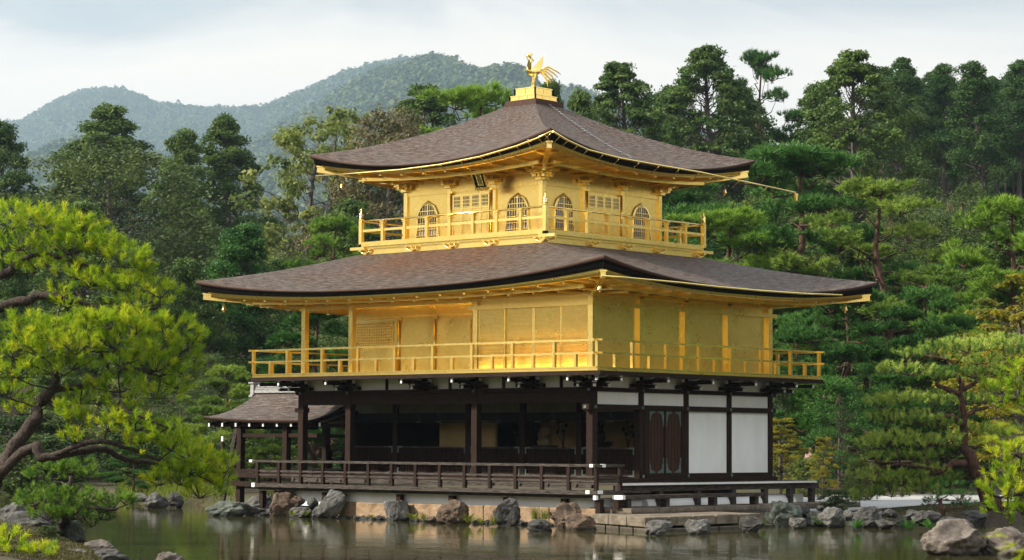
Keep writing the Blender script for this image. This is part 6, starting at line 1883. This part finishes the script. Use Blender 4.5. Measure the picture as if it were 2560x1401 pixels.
# ------------------------------------------------------------------ ferns, grass tufts at the waterline
def fern_mesh(seed, n=13, L=.38, grass=False, mat='fern'):
    g = np.random.default_rng(seed); Q, T = [], []
    for i in range(n if not grass else n * 4):
        a = g.uniform(0, 2 * math.pi); el = g.uniform(.5, 1.35) if not grass else g.uniform(.9, 1.5)
        d = np.array([math.cos(a) * math.cos(el), math.sin(a) * math.cos(el), math.sin(el)]); l = L * g.uniform(.6, 1.1)
        s = unit(np.cross(d, [0, 0, 1.0])); tt = g.uniform(.2, .8)
        if grass:
            b0 = g.normal(size=3) * np.array([.06, .06, 0]); m_ = b0 + d * l * .6; e = b0 + d * l + np.array([d[0], d[1], -.3]) * l * .15
            w_ = s * .008
            Q += [b0 - w_, b0 + w_, m_ + w_ * .8, m_ - w_ * .8, m_ - w_ * .8, m_ + w_ * .8, e + w_ * .1, e - w_ * .1]; T += [tt, tt]
        else:
            for j in range(1, 11):
                f = j / 10; p_ = d * l * f + np.array([d[0], d[1], -.6]) * l * .35 * f * f
                lw = l * .17 * math.sin(math.pi * (.12 + .86 * (1 - f)) * .9) + .008
                for sg in (-1, 1):
                    e = p_ + sg * s * lw + d * lw * .35; w_ = d * l * .028
                    Q += [p_ - w_, p_ + w_, e + w_ * .4, e - w_ * .4]; T.append(tt)
    return arr_mesh('fern', np.array(Q), 4, np.array(T), M[mat])
FM = [fern_mesh(1), fern_mesh(2, 10, .32), fern_mesh(3, 14, .42, True), fern_mesh(4, 12, .34, True), fern_mesh(5, 18, .4, False, 'needle_dark'), fern_mesh(6, 17, .36, False, 'needle_dark')]
GF = 'small plants growing at the foot of the pavilion wall'
for i, (U, V, k, s, v_, lb) in enumerate([
        (662, 1278, 72.6, 1.15, 0, 'yellow green fern beside the tan rock near the porch'), (730, 1285, 70.9, .7, 0, 'small fern between tan rock and low grey stone'), (668, 1246, 73.2, 1.1, 2, 'tall grass tuft against the end of the white plinth'),
        (765, 1285, 70.6, .8, 1, 'little fern at the foot of the small wall stones'), (850, 1286, 69.5, .8, 1, 'small fern beside the pointed grey rock'), (868, 1284, 69.6, .7, 3, 'thin grass tuft on the sandstone beside the pointed rock'),
        (930, 1291, 68.9, .6, 1, 'tiny fern at the middle of the sandstone wall'), (1030, 1296, 67.9, .9, 0, 'fern beside the blunt grey rock'), (1060, 1295, 67.6, .8, 3, 'grass tuft between the blunt rock and the folded rock'),
        (1172, 1303, 66.2, 1.05, 0, 'bushy fern beside the folded brown rock'), (1200, 1305, 66.0, .8, 1, 'low fern along the sandstone before the dark rounded rock'), (1232, 1305, 65.6, .7, 2, 'grass tuft beside the dark rounded rock'),
        (1340, 1298, 64.7, 1.0, 2, 'upright grass tuft above the small dark rock'), (1362, 1298, 64.4, .95, 3, 'second upright tuft close by the first above the small dark rock')]):
    P = plane(U, V + 6, 2, WZ + .05) if V > 1260 and i < 12 else at(U, V, k - .6)
    o = link_mesh('waterside_fern' if v_ < 2 else 'grass_tuft', FM[v_], None)
    o.location = P; o.scale = (s,) * 3; o.rotation_euler[2] = i * 1.3
    tag(o, lb, 'fern' if v_ < 2 else 'grass tuft', GF)
GF2 = 'ferns on the shore rocks'
for i, (U, V, s, lb) in enumerate([(1912, 1312, .8, 'yellow orange fern by the far end of the landing'), (2050, 1308, 1.3, 'fern between the dark rock and the spotted boulder'), (2145, 1318, 1.25, 'green fern before the broad dark rock'),
                                   (2210, 1308, 1.0, 'fern on the shaded bank beside the broad dark rock'), (2275, 1322, 1.35, 'spreading fern at the waterline under the shore pine'), (2325, 1318, 1.25, 'fern near the dark rock under the shore pine'),
                                   (2255, 1300, .9, 'small fern above the spreading fern')]):
    P = plane(U, V + 6, 2, WZ + .06) + FH * .25
    o = link_mesh('shore_fern', FM[4 + i % 2], None); o.location = P; o.scale = (s * .8,) * 3; o.rotation_euler[2] = i * 1.7
    tag(o, lb, 'fern', GF2)
# grass on the far bank and moss on the islet
g = np.random.default_rng(12)
def blades(n, fn, L, w):
    Q, T = [], []
    P = fn(n); a = g.uniform(0, 6.28, n)
    d = np.stack([np.cos(a) * .35, np.sin(a) * .35, np.ones(n)], 1); l = L * g.uniform(.5, 1.2, (n, 1)); s = np.stack([-np.sin(a), np.cos(a), 0 * a], 1) * w
    q = np.stack([P - s, P + s, P + d * l], 1)
    return q.reshape(-1, 3), g.uniform(.1, .8, n)
def bank(n):
    U = g.uniform(300, 600, n); k = g.uniform(79, 96, n)
    P = np.array([at(u, 1108, kk) for u, kk in zip(U, k)]); P[:, 2] = ground_z(P[:, :2]) - .02
    return P[P[:, 2] > WZ]
q, t = blades(9000, bank, .42, .012) if False else (None, None)
Pb = bank(6000); a = g.uniform(0, 6.28, len(Pb))
d = np.stack([np.cos(a) * .4, np.sin(a) * .4, np.ones(len(Pb))], 1) * (.42 * g.uniform(.5, 1.3, (len(Pb), 1))); s = np.stack([-np.sin(a), np.cos(a), 0 * a], 1) * .014
tag(link_mesh('bank_grass', arr_mesh('bank_grass', np.stack([Pb - s, Pb + s, Pb + d], 1).reshape(-1, 3), 3, g.uniform(.1, .7, len(Pb)), M['fern']), None), 'grass growing on the far bank', 'grass', kind='stuff')
M['moss'] = surf('moss', (.07, .06, .018), (.15, .125, .04), ns=6, rough=.95, bs=.5, bd=.03)

def blades_on(name, label, fn, n, L, w, mat):
    P = fn(n); a = g.uniform(0, 6.28, len(P))
    d = np.stack([np.cos(a) * .5, np.sin(a) * .5, np.ones(len(P))], 1) * (L * g.uniform(.5, 1.3, (len(P), 1))); s = np.stack([-np.sin(a), np.cos(a), 0 * a], 1) * w
    tag(link_mesh(name, arr_mesh(name, np.stack([P - s, P + s, P + d], 1).reshape(-1, 3), 3, g.uniform(.0, .6, len(P)), M[mat]), None), label, 'moss', kind='stuff')
def islet(n):
    k = g.uniform(37, 56, n) ; U = g.uniform(-60, 340, n)
    P = np.array([at(u, 1108, kk) for u, kk in zip(U, k)]); P[:, 2] = ground_z(P[:, :2])
    return P[P[:, 2] > WZ + .12] - np.array([0, 0, .01])
blades_on('islet_moss', 'moss and short grass on the near islet', islet, 60000, .04, .007, 'moss_leaf')

def bankR(n):
    k = g.uniform(62.5, 76, n); U = g.uniform(1950, 2620, n)
    P = np.array([at(u, 1108, kk) for u, kk in zip(U, k)]); P[:, 2] = ground_z(P[:, :2])
    uu = np.array([prj(p_)[:2] for p_ in P])
    keep = (P[:, 2] > WZ + .1) & ((uu[:, 1] > np.interp(uu[:, 0], [1850, 2110, 2200, 2330, 2440, 2620], [1277, 1280, 1273, 1263, 1257, 1251])))
    return P[keep] - np.array([0, 0, .01])
blades_on('bank_moss', 'moss and low grass on the bank below the gravel court', bankR, 24000, .06, .008, 'moss_leaf')
# ------------------------------------------------------------------ air between the camera and the hills
c_ = from_ks(np.array([-60., -60., 8700., 8700.]), np.array([-2300., 2300., 2300., -2300.]))
mb = MB().prism([(x, y, -3) for x, y in c_], (0, 0, 1240))
m = bpy.data.materials.new('air'); m.use_nodes = True; nt = m.node_tree; nt.nodes.clear()
pv = N(nt, 'ShaderNodeVolumePrincipled'); pv.inputs['Color'].default_value = (.58, .78, 1.0, 1); pv.inputs['Density'].default_value = .000098; pv.inputs['Anisotropy'].default_value = .3
o = N(nt, 'ShaderNodeOutputMaterial'); nt.links.new(pv.outputs[0], o.inputs['Volume'])
hz = tag(mb.build('haze', m), kind='stuff')

# ------------------------------------------------------------------ the garden's tall trees around the pond, beyond the frame (seen in the gold and the water)
g = np.random.default_rng(31); Q, T = [], []
def grove(c, n, spread, H):
    for i in range(n):
        x, y = c[0] + g.normal() * spread[0], c[1] + g.normal() * spread[1]
        b = float(ground_z(np.array([x, y]))[0]); h = H * g.uniform(.75, 1.2); m = 420
        t = g.random(m) ** .8; r = h * .26 * np.sqrt(np.clip(1 - (2 * t - .8) ** 2 / 1.5, .05, 1)) * g.random(m) ** .4; a = g.uniform(0, 6.28, m)
        P = np.stack([x + r * np.cos(a), y + r * np.sin(a), b + h * (.12 + .88 * t)], 1)
        q, _ = leaves(g, P, unit(g.normal(size=(m, 3)) + np.array([0, 0, .4])), .95, .6, None)
        Q.append(q); T.append(np.clip(g.uniform(.3, .6) + g.normal(size=m) * .1, 0, 1))
for c, n, sp, H in (((26, 30), 16, (6, 9), 13), ((-42, -34), 14, (7, 12), 12), ((-22, -62), 12, (10, 7), 12), ((66, -30), 8, (5, 9), 12), ((20, -76), 12, (14, 6), 12), ((60, -66), 12, (8, 8), 12)):
    grove(c, n, sp, H)
tag(link_mesh('pond_wood', arr_mesh('pond_wood', np.concatenate(Q), 4, np.concatenate(T), M['broad']), None), 'wood around the rest of the pond', 'wood', kind='stuff')
